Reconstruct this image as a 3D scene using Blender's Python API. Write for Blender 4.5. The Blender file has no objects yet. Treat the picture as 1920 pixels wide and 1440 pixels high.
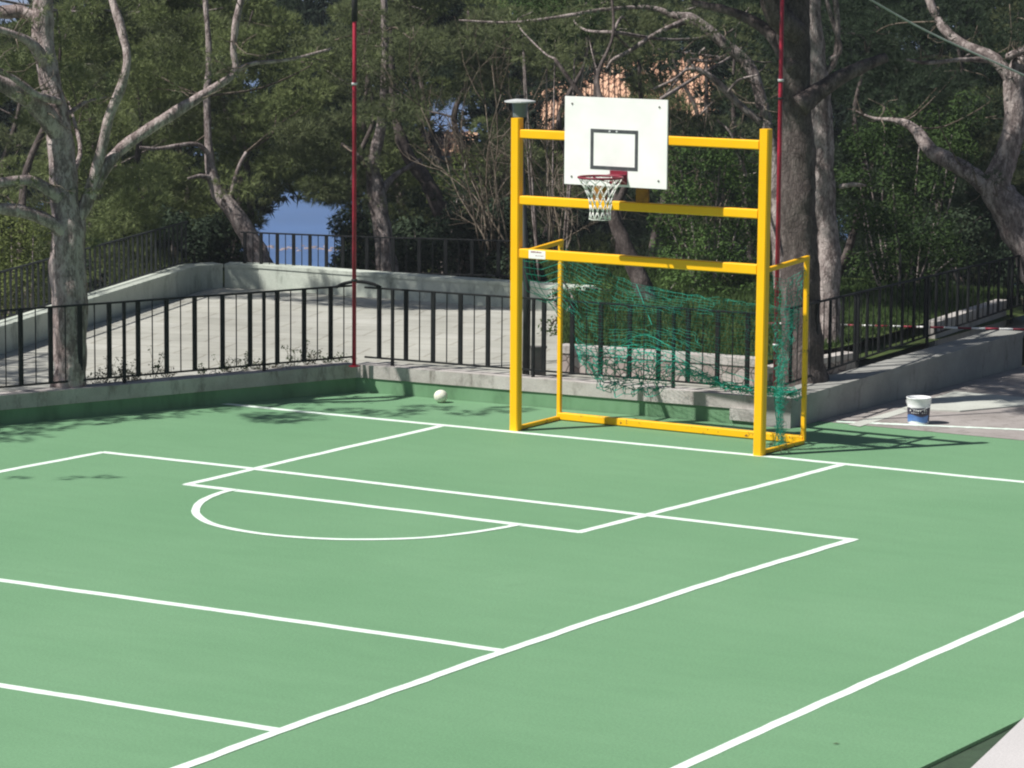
import bpy, math, random
import numpy as np
from mathutils import Vector, Matrix, noise

random.seed(7)
C = bpy.context.scene.collection
R = math.radians
HAZE = 0.00038

# ------------------------------------------------------------------ camera
CAM = np.array([18.590358528, -32.312689308, 5.781551647])
YAW, PIT, ROL, F = -0.5591395415, -0.1367758348, 0.0076506888, 6307.7316
W0, H0 = 1920, 1440
_f = np.array([math.sin(YAW)*math.cos(PIT), math.cos(YAW)*math.cos(PIT), math.sin(PIT)])
_r = np.array([math.cos(YAW), -math.sin(YAW), 0.0])
_u = np.cross(_r, _f)
_r, _u = _r*math.cos(ROL)+_u*math.sin(ROL), -_r*math.sin(ROL)+_u*math.cos(ROL)

def ray(px, py): return _f + _r*(px-W0/2)/F + _u*(H0/2-py)/F
def Z(px, py, z=0.0):
    d = ray(px, py); return CAM + d*((z-CAM[2])/d[2])
def PD(px, py, D): return CAM + ray(px, py)*D
def proj(P):
    d = np.asarray(P, float)-CAM; z = d@_f
    return W0/2+F*(d@_r)/z, H0/2-F*(d@_u)/z, z
def on_line(P, Q, px):
    """parameter along the plan line P-Q that is met by the sight line through column px"""
    lo, hi = -2.0, 3.0
    P = np.asarray(P, float); Q = np.asarray(Q, float)
    f = lambda t: proj(P+(Q-P)*t)[0]-px
    s = 1 if f(hi) > f(lo) else -1
    for _ in range(50):
        m = (lo+hi)/2
        if f(m)*s > 0: hi = m
        else: lo = m
    return (lo+hi)/2

cam = bpy.data.cameras.new('camera'); co = bpy.data.objects.new('camera', cam); C.objects.link(co)
co.matrix_world = Matrix(((_r[0], _u[0], -_f[0], CAM[0]), (_r[1], _u[1], -_f[1], CAM[1]), (_r[2], _u[2], -_f[2], CAM[2]), (0, 0, 0, 1)))
cam.sensor_width = 36; cam.lens = F/W0*36; cam.clip_start = 0.5; cam.clip_end = 6000
S = bpy.context.scene; S.camera = co

# ------------------------------------------------------------------ light
EL = R(52); AZ = R(54)          # shadows run towards AZ
SUN = np.array([-math.cos(AZ)*math.cos(EL), -math.sin(AZ)*math.cos(EL), math.sin(EL)])
w = bpy.data.worlds.new('World'); S.world = w; w.use_nodes = True
nt = w.node_tree; bg = nt.nodes['Background']; sky = nt.nodes.new('ShaderNodeTexSky')
sky.sky_type = 'NISHITA'; sky.sun_disc = False; sky.sun_elevation = EL
sky.sun_rotation = math.atan2(SUN[0], SUN[1]) % (2*math.pi)
sky.altitude = 60; sky.air_density = 1.0; sky.dust_density = 1.2
nt.links.new(sky.outputs[0], bg.inputs[0]); bg.inputs[1].default_value = 0.05
sl = bpy.data.lights.new('sun', 'SUN'); sl.energy = 5.0; sl.angle = R(0.53); sl.color = (1.0, 0.96, 0.9)
so = bpy.data.objects.new('sun', sl); C.objects.link(so); so.location = (-20, -30, 40)
so.rotation_euler = Vector(SUN).to_track_quat('Z', 'Y').to_euler()
S.view_settings.view_transform = 'Standard'; S.view_settings.look = 'None'
S.view_settings.exposure = 0.24; S.view_settings.gamma = 1.0
S.cycles.pixel_filter_type = 'BLACKMAN_HARRIS'; S.cycles.filter_width = 2.1
S.cycles.max_bounces = 6; S.cycles.transparent_max_bounces = 6

# ------------------------------------------------------------------ materials
class NT:
    def __init__(s, name, rough=0.7, spec=0.3, metal=0.0):
        m = bpy.data.materials.new(name); m.use_nodes = True; s.m = m; s.n = m.node_tree.nodes; s.l = m.node_tree.links
        s.b = s.n['Principled BSDF']; s.b.inputs['Roughness'].default_value = rough
        s.b.inputs['Specular IOR Level'].default_value = spec; s.b.inputs['Metallic'].default_value = metal
    def add(s, t, **kw):
        n = s.n.new(t)
        for k, v in kw.items(): setattr(n, k, v)
        return n
    def coord(s, kind='Object'):
        return s.add('ShaderNodeTexCoord').outputs[kind]
    def noise(s, scale, detail=4, rough=0.6, vec=None, dist=0.0):
        n = s.add('ShaderNodeTexNoise'); n.inputs['Scale'].default_value = scale; n.inputs['Detail'].default_value = detail
        n.inputs['Roughness'].default_value = rough; n.inputs['Distortion'].default_value = dist
        s.l.new(vec if vec is not None else s.geo(), n.inputs['Vector']); return n.outputs['Fac']
    def geo(s): return s.add('ShaderNodeNewGeometry').outputs['Position']
    def scalev(s, v, sc):
        n = s.add('ShaderNodeVectorMath', operation='MULTIPLY'); s.l.new(v, n.inputs[0]); n.inputs[1].default_value = sc; return n.outputs[0]
    def ramp(s, fac, stops):
        n = s.add('ShaderNodeValToRGB'); s.l.new(fac, n.inputs[0]); e = n.color_ramp.elements
        while len(e) < len(stops): e.new(0.5)
        for q, (p, c) in zip(e, stops): q.position = p; q.color = (*c, 1) if len(c) == 3 else c
        return n.outputs[0]
    def mix(s, fac, a, b, mode='MIX'):
        n = s.add('ShaderNodeMix', data_type='RGBA', blend_type=mode)
        for i, v in ((0, fac), (6, a), (7, b)):
            if isinstance(v, (int, float)): n.inputs[i].default_value = v
            elif isinstance(v, tuple): n.inputs[i].default_value = (*v, 1)
            else: s.l.new(v, n.inputs[i])
        return n.outputs[2]
    def base(s, c):
        if isinstance(c, tuple): s.b.inputs['Base Color'].default_value = (*c, 1)
        else: s.l.new(c, s.b.inputs['Base Color'])
    def bump(s, h, strength=0.3, dist=0.01):
        n = s.add('ShaderNodeBump'); n.inputs['Strength'].default_value = strength; n.inputs['Distance'].default_value = dist
        s.l.new(h, n.inputs['Height']); s.l.new(n.outputs[0], s.b.inputs['Normal'])

def grey(v): return (v, v, v)
def mottled(name, a, b, scale=3, rough=0.8, spec=0.2, bump=0.2, fine=60, metal=0, bd=0.004, contrast=(0.35, 0.65)):
    t = NT(name, rough, spec, metal)
    c = t.ramp(t.noise(scale, 6), [(contrast[0], a), (contrast[1], b)])
    t.base(c)
    if bump: t.bump(t.noise(fine, 3), bump, bd)
    return t.m

def mat_court():
    t = NT('court_paint', 0.75, 0.22)
    big = t.ramp(t.noise(0.35, 5, 0.55), [(0.3, (0.142, 0.290, 0.155)), (0.7, (0.166, 0.320, 0.178))])
    v = t.scalev(t.geo(), (0.6, 2.5, 1)); streak = t.ramp(t.noise(1.6, 6, 0.7, v), [(0.35, grey(0.965)), (0.62, grey(1.02))])
    grain = t.ramp(t.noise(45, 2, 0.8), [(0.25, grey(0.80)), (0.75, grey(1.15))])
    c = t.mix(1.0, big, streak, 'MULTIPLY'); c = t.mix(1.0, c, grain, 'MULTIPLY')
    pat = t.ramp(t.noise(0.9, 3, 0.5), [(0.62, grey(0)), (0.8, grey(1))])
    c = t.mix(pat, c, (0.145, 0.288, 0.157))
    sc = t.add('ShaderNodeTexVoronoi', feature='DISTANCE_TO_EDGE'); sc.inputs['Scale'].default_value = 0.45; t.l.new(t.scalev(t.geo(), (1, 1.7, 1)), sc.inputs['Vector'])
    msk = t.ramp(t.noise(0.7, 4, 0.7), [(0.5, grey(0)), (0.62, grey(1))]); crack = t.ramp(sc.outputs['Distance'], [(0.0, grey(0.16)), (0.006, grey(0.0))])
    cm = t.mix(1.0, msk, crack, 'MULTIPLY'); c = t.mix(cm, c, (0.085, 0.17, 0.095))
    sp = t.ramp(t.noise(9, 5, 0.8), [(0.70, grey(0)), (0.78, grey(0.6))]); c = t.mix(sp, c, (0.19, 0.30, 0.19))
    t.base(c); t.bump(t.noise(120, 2), 0.25, 0.003); return t.m
def mat_line():
    t = NT('line_paint', 0.7, 0.2)
    t.base(t.ramp(t.noise(14, 5, 0.7), [(0.26, (0.45, 0.62, 0.48)), (0.42, (0.70, 0.82, 0.73)), (0.6, (0.78, 0.89, 0.81))])); return t.m
def mat_wallgreen():
    t = NT('green_wall_paint', 0.8, 0.15)
    v = t.scalev(t.geo(), (1.2, 1.2, 0.5))
    c = t.ramp(t.noise(2.2, 6, 0.65, v), [(0.3, (0.095, 0.185, 0.10)), (0.5, (0.155, 0.295, 0.165)), (0.72, (0.185, 0.33, 0.195))])
    t.base(c); t.bump(t.noise(50, 4), 0.3, 0.005); return t.m
def mat_concrete(name, lo, hi, dirt=(0.14, 0.13, 0.11), sc=1.5, amount=(0.52, 0.75)):
    t = NT(name, 0.88, 0.15)
    c = t.ramp(t.noise(sc, 7, 0.65), [(0.3, lo), (0.65, hi)])
    d = t.ramp(t.noise(sc*3.1, 6, 0.75, t.scalev(t.geo(), (1, 1, 0.35))), [(amount[0], grey(0)), (amount[1], grey(1))])
    c = t.mix(d, c, dirt); g = t.ramp(t.noise(70, 3), [(0.3, grey(0.86)), (0.7, grey(1.08))])
    t.base(t.mix(1.0, c, g, 'MULTIPLY')); t.bump(t.noise(35, 5), 0.4, 0.008); return t.m
def mat_paving():
    """pale concrete floor cast in slabs with thin dark and pale joints"""
    t = NT('terrace_concrete', 0.88, 0.15)
    c = t.ramp(t.noise(0.8, 7, 0.65), [(0.3, (0.32, 0.32, 0.29)), (0.65, (0.46, 0.46, 0.42))])
    mp = t.add('ShaderNodeMapping'); mp.inputs['Rotation'].default_value = (0, 0, R(-18)); t.l.new(t.geo(), mp.inputs[0])
    nz = t.add('ShaderNodeTexNoise'); nz.inputs['Scale'].default_value = 1.3; t.l.new(t.geo(), nz.inputs['Vector'])
    vm = t.add('ShaderNodeVectorMath', operation='MULTIPLY_ADD'); t.l.new(nz.outputs['Color'], vm.inputs[0]); vm.inputs[1].default_value = (0.10, 0.10, 0); t.l.new(mp.outputs[0], vm.inputs[2])
    b = t.add('ShaderNodeTexBrick'); t.l.new(vm.outputs[0], b.inputs['Vector'])
    b.inputs['Scale'].default_value = 1.0; b.inputs['Brick Width'].default_value = 0.9; b.inputs['Row Height'].default_value = 0.62; b.inputs['Mortar Size'].default_value = 0.02
    b.inputs['Color1'].default_value = (1, 1, 1, 1); b.inputs['Color2'].default_value = (0.94, 0.94, 0.92, 1); b.inputs['Mortar'].default_value = (0.72, 0.70, 0.66, 1); b.inputs['Mortar Smooth'].default_value = 0.3
    c = t.mix(1.0, c, b.outputs['Color'], 'MULTIPLY')
    d = t.ramp(t.noise(2.6, 6, 0.8), [(0.6, grey(0)), (0.8, grey(0.8))]); c = t.mix(d, c, (0.22, 0.20, 0.17))
    t.base(c); t.bump(t.noise(30, 5), 0.4, 0.01); return t.m
def mat_bark(name, dark, mid, pale, pal=0.58):
    """plated pine bark: pale plates, dark furrows drawn out along the stem"""
    t = NT(name, 0.92, 0.08)
    v = t.scalev(t.coord(), (1, 1, 0.42))
    wn = t.add('ShaderNodeTexNoise'); wn.inputs['Scale'].default_value = 6; wn.inputs['Detail'].default_value = 4; t.l.new(v, wn.inputs['Vector'])
    vm = t.add('ShaderNodeVectorMath', operation='MULTIPLY_ADD'); t.l.new(wn.outputs['Color'], vm.inputs[0]); vm.inputs[1].default_value = (0.22, 0.22, 0.22); t.l.new(v, vm.inputs[2])
    c = t.ramp(t.noise(7, 8, 0.72, v), [(0.30, dark), (0.47, mid), (0.66, pale)])
    ed = t.add('ShaderNodeTexVoronoi', feature='DISTANCE_TO_EDGE'); ed.inputs['Scale'].default_value = 26; t.l.new(vm.outputs[0], ed.inputs['Vector'])
    k = t.ramp(ed.outputs['Distance'], [(0.0, grey(0.66)), (0.12, grey(0.95)), (0.3, grey(1.05))])
    c = t.mix(1.0, c, k, 'MULTIPLY')
    p = t.ramp(t.noise(13, 6, 0.75, v), [(pal-0.02, grey(0)), (pal+0.08, grey(0.8))])
    t.base(t.mix(p, c, pale)); t.bump(t.mix(0.5, k, c), 0.9, 0.025); return t.m
def mat_leaf(name, a, b, dead=None, trans=0.25):
    t = NT(name, 0.75, 0.12)
    c = t.ramp(t.noise(1.1, 4, 0.6), [(0.3, a), (0.7, b)])
    if dead:
        d = t.ramp(t.noise(5.5, 4, 0.7), [(0.60, grey(0)), (0.70, grey(1))]); c = t.mix(d, c, dead)
    t.base(c)
    tr = t.add('ShaderNodeBsdfTranslucent'); t.l.new(c, tr.inputs[0]) if not isinstance(c, tuple) else None
    ms = t.add('ShaderNodeMixShader'); ms.inputs[0].default_value = trans
    t.l.new(t.b.outputs[0], ms.inputs[1]); t.l.new(tr.outputs[0], ms.inputs[2]); t.l.new(ms.outputs[0], t.n['Material Output'].inputs[0])
    return t.m
def mat_yellow(name, chip=0.7):
    t = NT(name, 0.42, 0.28)
    c = t.ramp(t.noise(1.5, 4), [(0.3, (0.90, 0.47, 0.004)), (0.7, (0.96, 0.52, 0.006))])
    v = t.scalev(t.geo(), (1, 1, 1))
    d = t.ramp(t.noise(11, 7, 0.75, v), [(chip, grey(0)), (chip+0.04, grey(1))])
    t.base(t.mix(d, c, (0.17, 0.075, 0.03))); t.bump(t.noise(25, 4), 0.12, 0.004); return t.m
def mat_roof():
    t = NT('terracotta_tiles', 0.85, 0.15)
    b = t.add('ShaderNodeTexBrick'); t.l.new(t.coord(), b.inputs['Vector'])
    b.inputs['Scale'].default_value = 1; b.inputs['Brick Width'].default_value = 0.24; b.inputs['Row Height'].default_value = 0.3; b.inputs['Mortar Size'].default_value = 0.025
    b.inputs['Color1'].default_value = (0.52, 0.30, 0.20, 1); b.inputs['Color2'].default_value = (0.70, 0.47, 0.33, 1); b.inputs['Mortar'].default_value = (0.17, 0.09, 0.06, 1)
    t.base(b.outputs[0]); t.bump(b.outputs['Fac'], 0.6, 0.03); return t.m
def mat_sea():
    t = NT('sea_water', 0.35, 0.4)
    t.base(t.ramp(t.noise(0.03, 5), [(0.3, (0.012, 0.085, 0.27)), (0.7, (0.03, 0.125, 0.36))]))
    t.bump(t.noise(0.8, 5), 0.6, 0.4); return t.m
def mat_stone():
    t = NT('rubble_stone', 0.9, 0.15)
    v = t.add('ShaderNodeTexVoronoi'); v.inputs['Scale'].default_value = 6.5; t.l.new(t.geo(), v.inputs['Vector'])
    e = t.add('ShaderNodeTexVoronoi', feature='DISTANCE_TO_EDGE'); e.inputs['Scale'].default_value = 6.5; t.l.new(t.geo(), e.inputs['Vector'])
    hs = t.add('ShaderNodeSeparateColor'); t.l.new(v.outputs['Color'], hs.inputs[0])
    c = t.ramp(hs.outputs[0], [(0, (0.28, 0.24, 0.22)), (0.5, (0.40, 0.34, 0.32)), (1, (0.46, 0.44, 0.41))])
    k = t.ramp(e.outputs['Distance'], [(0.0, grey(0.35)), (0.06, grey(1))])
    t.base(t.mix(1.0, c, k, 'MULTIPLY')); t.bump(k, 0.6, 0.02); return t.m
def mat_ground():
    t = NT('hillside_soil', 0.95, 0.1)
    t.base(t.ramp(t.noise(0.6, 7, 0.7), [(0.3, (0.035, 0.045, 0.02)), (0.6, (0.075, 0.07, 0.04)), (0.75, (0.12, 0.10, 0.07))])); t.bump(t.noise(4, 6), 1.0, 0.15); return t.m

M = dict(
    court=mat_court(), line=mat_line(), wgreen=mat_wallgreen(),
    coping=mat_concrete('coping_concrete', (0.36, 0.335, 0.315), (0.54, 0.515, 0.49), dirt=(0.13, 0.115, 0.10)),
    ramp=mat_concrete('ramp_wall_concrete', (0.24, 0.245, 0.23), (0.38, 0.38, 0.355), dirt=(0.10, 0.09, 0.085), sc=1.1, amount=(0.55, 0.8)),
    parapet=mat_concrete('parapet_render', (0.44, 0.49, 0.43), (0.58, 0.62, 0.55), dirt=(0.17, 0.19, 0.16), sc=1.2),
    pave=mat_paving(), pavement=mat_concrete('pavement_concrete', (0.27, 0.245, 0.23), (0.38, 0.35, 0.335), sc=1.3),
    slab=mat_concrete('pale_slab_concrete', (0.44, 0.45, 0.41), (0.54, 0.56, 0.51), sc=1.5, amount=(0.66, 0.85)),
    stone=mat_stone(), ground=mat_ground(), sea=mat_sea(), roof=mat_roof(),
    black=mottled('black_railing_paint', (0.006, 0.007, 0.008), (0.014, 0.016, 0.017), 6, 0.65, 0.2, 0.1),
    greyrail=mottled('weathered_grey_rail', (0.015, 0.018, 0.02), (0.035, 0.04, 0.042), 6, 0.55, 0.3, 0.1),
    yellow=mat_yellow('yellow_gloss_paint', 0.74), yellow2=mat_yellow('chipped_yellow_paint', 0.60),
    shadebrown=mottled('shade_brown_steel', (0.14, 0.06, 0.02), (0.36, 0.17, 0.03), 7, 0.8, 0.2, 0.3),  # board's shadow on the bracket plate, put into the colour as brown
    redpole=mottled('red_pole_paint', (0.20, 0.010, 0.022), (0.44, 0.018, 0.05), 4, 0.45, 0.4, 0.1),
    blacktip=mottled('black_tape', (0.02, 0.02, 0.02), (0.05, 0.05, 0.05), 6, 0.7, 0.2, 0.0),
    rim=mottled('rim_red', (0.17, 0.012, 0.03), (0.25, 0.02, 0.04), 6, 0.5, 0.4, 0.0),
    white=mottled('white_board_paint', (0.80, 0.80, 0.78), (0.90, 0.90, 0.885), 2.2, 0.45, 0.35, 0.05),
    boardmark=mottled('board_grey_line', (0.055, 0.06, 0.065), (0.09, 0.095, 0.10), 15, 0.5, 0.3, 0.0),
    netw=mottled('white_cord', (0.72, 0.72, 0.68), (0.86, 0.86, 0.82), 20, 0.8, 0.1, 0.0),
    netg=mottled('green_net_cord', (0.012, 0.22, 0.15), (0.03, 0.38, 0.28), 5, 0.7, 0.2, 0.0),
    plastic=mottled('white_plastic', (0.74, 0.76, 0.77), (0.86, 0.87, 0.87), 8, 0.35, 0.4, 0.0),
    labelblue=mottled('label_blue', (0.06, 0.15, 0.38), (0.12, 0.24, 0.52), 12, 0.45, 0.3, 0.0),
    labeldark=mottled('label_dark', (0.02, 0.02, 0.03), (0.07, 0.06, 0.09), 25, 0.45, 0.3, 0.0),
    ball=mottled('cream_ball_leather', (0.66, 0.64, 0.54), (0.84, 0.83, 0.74), 30, 0.6, 0.3, 0.3, 40),
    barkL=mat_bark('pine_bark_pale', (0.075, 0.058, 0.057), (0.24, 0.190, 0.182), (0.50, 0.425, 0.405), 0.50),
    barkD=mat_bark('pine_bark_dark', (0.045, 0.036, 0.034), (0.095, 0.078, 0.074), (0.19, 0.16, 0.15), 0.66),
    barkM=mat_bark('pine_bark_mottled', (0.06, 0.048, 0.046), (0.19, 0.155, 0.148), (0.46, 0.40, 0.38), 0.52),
    twig=mat_bark('pale_twigs', (0.09, 0.07, 0.055), (0.16, 0.13, 0.10), (0.27, 0.23, 0.19), 0.6),
    pineA=mat_leaf('pine_needles_mid', (0.080, 0.102, 0.052), (0.185, 0.215, 0.105), (0.17, 0.155, 0.11)),
    pineB=mat_leaf('pine_needles_light', (0.115, 0.150, 0.058), (0.235, 0.280, 0.120), (0.18, 0.165, 0.11)),
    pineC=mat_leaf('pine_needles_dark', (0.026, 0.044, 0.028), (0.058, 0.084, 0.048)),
    woodfar=mat_leaf('distant_pine_needles', (0.016, 0.028, 0.020), (0.034, 0.050, 0.034)),  # extra dark: the shade deep among the trees is put into the needle colour
    leafA=mat_leaf('shrub_leaves', (0.030, 0.058, 0.018), (0.066, 0.108, 0.034)),
    leafB=mat_leaf('shrub_leaves_yellowish', (0.08, 0.11, 0.03), (0.15, 0.18, 0.06)),
    leafC=mat_leaf('shrub_leaves_bright', (0.05, 0.10, 0.028), (0.11, 0.18, 0.05)),
    dry=mat_leaf('dry_weeds', (0.08, 0.07, 0.035), (0.17, 0.14, 0.08)),
    grass=mat_leaf('lawn_blades', (0.036, 0.066, 0.020), (0.075, 0.118, 0.036)),
    lawn=mottled('lawn_soil', (0.04, 0.065, 0.02), (0.075, 0.10, 0.035), 3, 0.95, 0.1, 0.6, 25),
    cream=mottled('cream_render', (0.55, 0.50, 0.42), (0.68, 0.63, 0.55), 1.5, 0.85, 0.15, 0.1),
    glass=mottled('dark_window_glass', (0.02, 0.025, 0.03), (0.04, 0.045, 0.05), 1, 0.15, 0.5, 0.0),
    lampglass=mottled('lamp_frosted_glass', (0.13, 0.15, 0.145), (0.18, 0.20, 0.19), 5, 0.3, 0.5, 0.0),
    lampcap=mottled('lamp_white_metal', (0.50, 0.52, 0.52), (0.62, 0.63, 0.63), 5, 0.4, 0.4, 0.0),
    box=mottled('grey_cabinet_paint', (0.12, 0.115, 0.11), (0.18, 0.17, 0.16), 6, 0.6, 0.3, 0.1),
    cable=mottled('grey_cable', (0.26, 0.30, 0.27), (0.36, 0.40, 0.37), 5, 0.6, 0.3, 0.0),
    dredge=mat_concrete('shade_toned_gutter', (0.040, 0.068, 0.042), (0.058, 0.092, 0.058), dirt=(0.035, 0.045, 0.035)),  # shade on the low strip beside the court, painted as dark green-grey
    ledge=mat_concrete('pale_ledge_render', (0.50, 0.485, 0.48), (0.56, 0.54, 0.535), sc=0.8, amount=(0.8, 0.95)),
    pink=mottled('pink_rock', (0.26, 0.19, 0.18), (0.38, 0.30, 0.29), 0.4, 0.9, 0.1, 0.5, 2, bd=0.3),
)

# ------------------------------------------------------------------ mesh helpers
class MB:
    def __init__(s): s.v = []; s.f = []; s.mi = []
    def add(s, vs, fs, mi=0):
        o = len(s.v); s.v += [tuple(map(float, p)) for p in vs]; s.f += [tuple(i+o for i in f) for f in fs]; s.mi += [mi]*len(fs); return s
    def hexa(s, b, t, mi=0):     # bottom 4 pts ccw, top 4 pts
        return s.add(list(b)+list(t), [(3, 2, 1, 0), (4, 5, 6, 7), (0, 1, 5, 4), (1, 2, 6, 5), (2, 3, 7, 6), (3, 0, 4, 7)], mi)
    def box(s, x0, y0, z0, x1, y1, z1, mi=0):
        return s.hexa([(x0, y0, z0), (x1, y0, z0), (x1, y1, z0), (x0, y1, z0)], [(x0, y0, z1), (x1, y0, z1), (x1, y1, z1), (x0, y1, z1)], mi)
    def beam(s, p, q, w, h, up=(0, 0, 1), mi=0):
        """square-section bar from p to q with width w across and height h along up"""
        p = Vector(p); q = Vector(q); d = (q-p).normalized(); u = Vector(up)
        if abs(d.dot(u)) > 0.99: u = Vector((0, 1, 0))
        a = d.cross(u).normalized(); u = a.cross(d).normalized(); a *= w/2; u *= h/2
        c = min(w, h)*0.12
        def sec(o):
            aa = a.normalized()*c; uu = u.normalized()*c
            return [o-a-u+aa, o+a-u-aa, o+a-u+uu, o+a+u-uu, o+a+u-aa, o-a+u+aa, o-a+u-uu, o-a-u+uu]
        vs = sec(p)+sec(q); n = 8
        fs = [(i, (i+1) % n, n+(i+1) % n, n+i) for i in range(n)]+[tuple(range(n-1, -1, -1)), tuple(range(n, 2*n))]
        return s.add(vs, fs, mi)
    def tube(s, path, rad, n=8, cap=True, mi=0, rough=0.0, seed=0):
        P = [Vector(p) for p in path]; m = len(P)
        if isinstance(rad, (int, float)): rad = [rad]*m
        o = len(s.v); t0 = (P[1]-P[0]).normalized(); ref = Vector((0, 0, 1)) if abs(t0.z) < 0.9 else Vector((1, 0, 0))
        a = t0.cross(ref).normalized(); vs = []
        for i in range(m):
            t = (P[min(i+1, m-1)]-P[max(i-1, 0)]).normalized(); a = (a-t*a.dot(t)).normalized(); b = t.cross(a)
            for k in range(n):
                th = 2*math.pi*k/n; r = rad[i]; d = a*math.cos(th)+b*math.sin(th)
                if rough:
                    q = P[i]+d*r; r *= 1+rough*(noise.noise(Vector((q.x*5+seed, q.y*5, q.z*3)))*0.9+noise.noise(Vector((q.x*17, q.y*17+seed, q.z*9)))*0.45)
                vs.append(P[i]+d*r)
        fs = [(i*n+k, i*n+(k+1) % n, (i+1)*n+(k+1) % n, (i+1)*n+k) for i in range(m-1) for k in range(n)]
        if cap: fs += [tuple(range(n-1, -1, -1)), tuple(range((m-1)*n, m*n))]
        return s.add(vs, fs, mi)
    def lathe(s, prof, n=24, c=(0, 0, 0), mi=0):
        vs = [(c[0]+r*math.cos(2*math.pi*k/n), c[1]+r*math.sin(2*math.pi*k/n), c[2]+z) for r, z in prof for k in range(n)]
        m = len(prof); fs = [(i*n+k, i*n+(k+1) % n, (i+1)*n+(k+1) % n, (i+1)*n+k) for i in range(m-1) for k in range(n)]
        return s.add(vs, fs, mi)
    def poly(s, pts, z=None, mi=0):
        vs = [(p[0], p[1], z if z is not None else p[2]) for p in pts]; return s.add(vs, [tuple(range(len(vs)))], mi)
    def build(s, name, mat, parent=None, smooth=False, loc=None):
        me = bpy.data.meshes.new(name); 
        off = Vector(loc) if loc is not None else Vector((0, 0, 0))
        me.from_pydata([tuple(Vector(v)-off) for v in s.v], [], s.f)
        for m in (mat if isinstance(mat, (list, tuple)) else [mat]): me.materials.append(m)
        me.polygons.foreach_set('material_index', s.mi)
        if smooth: me.polygons.foreach_set('use_smooth', [True]*len(me.polygons))
        me.update(); o = bpy.data.objects.new(name, me); C.objects.link(o); o.location = off
        if parent is not None: attach(o, parent)
        return o

def attach(o, p):
    o.parent = p; o.matrix_parent_inverse = Matrix.Translation(-Vector(p.location))
def tag(o, label=None, cat=None, group=None, kind=None):
    for k, v in (('label', label), ('category', cat), ('group', group), ('kind', kind)):
        if v: o[k] = v
    return o
def empty(name, loc, label, cat, group=None):
    o = bpy.data.objects.new(name, None); C.objects.link(o); o.location = tuple(map(float, loc)); o.empty_display_size = 0.2
    return tag(o, label, cat, group)
def tri_mesh(name, V, mat, parent=None):
    """V: (n,3,3) loose triangles"""
    n = len(V); me = bpy.data.meshes.new(name)
    me.vertices.add(n*3); me.vertices.foreach_set('co', V.reshape(-1).astype(np.float32))
    me.loops.add(n*3); me.loops.foreach_set('vertex_index', np.arange(n*3, dtype=np.int32))
    me.polygons.add(n); me.polygons.foreach_set('loop_start', np.arange(0, n*3, 3, dtype=np.int32)); me.polygons.foreach_set('loop_total', np.full(n, 3, dtype=np.int32))
    me.materials.append(mat); me.update(calc_edges=True); me.validate()
    o = bpy.data.objects.new(name, me); C.objects.link(o)
    if parent is not None: attach(o, parent)
    return o
def crom(pts, k=5):
    """smooth curve through the points (each any number of components)"""
    P = [np.asarray(p, float) for p in pts]; out = []
    P = [2*P[0]-P[1]]+P+[2*P[-1]-P[-2]]
    for i in range(1, len(P)-2):
        for j in range(k):
            t = j/k; a, b, c, d = P[i-1:i+3]
            out.append(0.5*((2*b)+(c-a)*t+(2*a-5*b+4*c-d)*t*t+(3*b-a-3*c+d)*t**3))
    out.append(P[-2]); return out

# ------------------------------------------------------------------ ground, court, floors
def unit(rng, n):
    d = rng.normal(size=(n, 3)); return d/np.linalg.norm(d, axis=1)[:, None]

COURT = [(-6.66-0.377*9, -3.03-9), (-6.66, -3.03), (-4.91, 1.61), (0.95, 1.95), (0.95, 2.66), (8.97, 2.66), (8.97, -22), (-6.66-0.377*9, -22)]
tag(MB().poly(COURT, 0.0).build('court', M['court']), kind='structure')

mk = MB()
def stripe(pts, w, z=0.004):
    P = [np.array(p[:2]) for p in pts]; L = []; Rr = []
    for i, p in enumerate(P):
        if i == 0: d = P[1]-p
        elif i == len(P)-1: d = p-P[-2]
        else: d = (P[i+1]-p)/np.linalg.norm(P[i+1]-p)+(p-P[i-1])/np.linalg.norm(p-P[i-1])
        d = d/np.linalg.norm(d); n = np.array([-d[1], d[0]])*(w/2+0.006*noise.noise(Vector((p[0]*6, p[1]*6, 3))))
        L.append((*(p+n), z)); Rr.append((*(p-n), z))
    n = len(P); mk.add(L+Rr, [(i+1, i, n+i, n+i+1) for i in range(n-1)])
def pline(px, w, z=0.004, k=16):
    """a hand painted line through ground points, its edges a touch uneven"""
    G = [Z(*q)[:2] for q in px]; out = []
    G = crom(G, k) if len(G) > 2 else [G[0]+(G[1]-G[0])*t for t in np.linspace(0, 1, k*3)]
    for i, g in enumerate(G):
        j = noise.noise(Vector((g[0]*2.1, g[1]*2.1, w*90)))*0.012; out.append((g[0]+j, g[1]+j))
    stripe(out, w, z)
pline([(410, 756), (640, 779), (1200, 833), (1560, 868), (1920, 904), (2300, 940)], 0.115, 0.002)
pline([(828, 799), (590, 853), (350, 909)], 0.10, 0.003)
pline([(346, 908), (700, 950), (1090, 998)], 0.115, 0.002)
pline([(1083, 999), (1200, 969), (1400, 918), (1580, 871)], 0.10, 0.003)
pline([(190, 848), (480, 880), (860, 925), (1210, 966), (1603, 1013)], 0.115, 0.004)
pline([(-200, 930), (0, 885), (194, 848)], 0.10, 0.003)
pline([(1603, 1011), (1400, 1072), (1210, 1133), (945, 1222), (740, 1295), (525, 1371), (335, 1442), (100, 1530)], 0.10, 0.005)
pline([(-200, 1062), (0, 1088), (470, 1153), (948, 1221)], 0.115, 0.002)
pline([(-200, 1252), (0, 1285), (260, 1327), (530, 1371)], 0.115, 0.002)
pline([(2100, 1076), (1920, 1152), (1600, 1292), (1278, 1438), (1000, 1566)], 0.10, 0.003)
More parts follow.
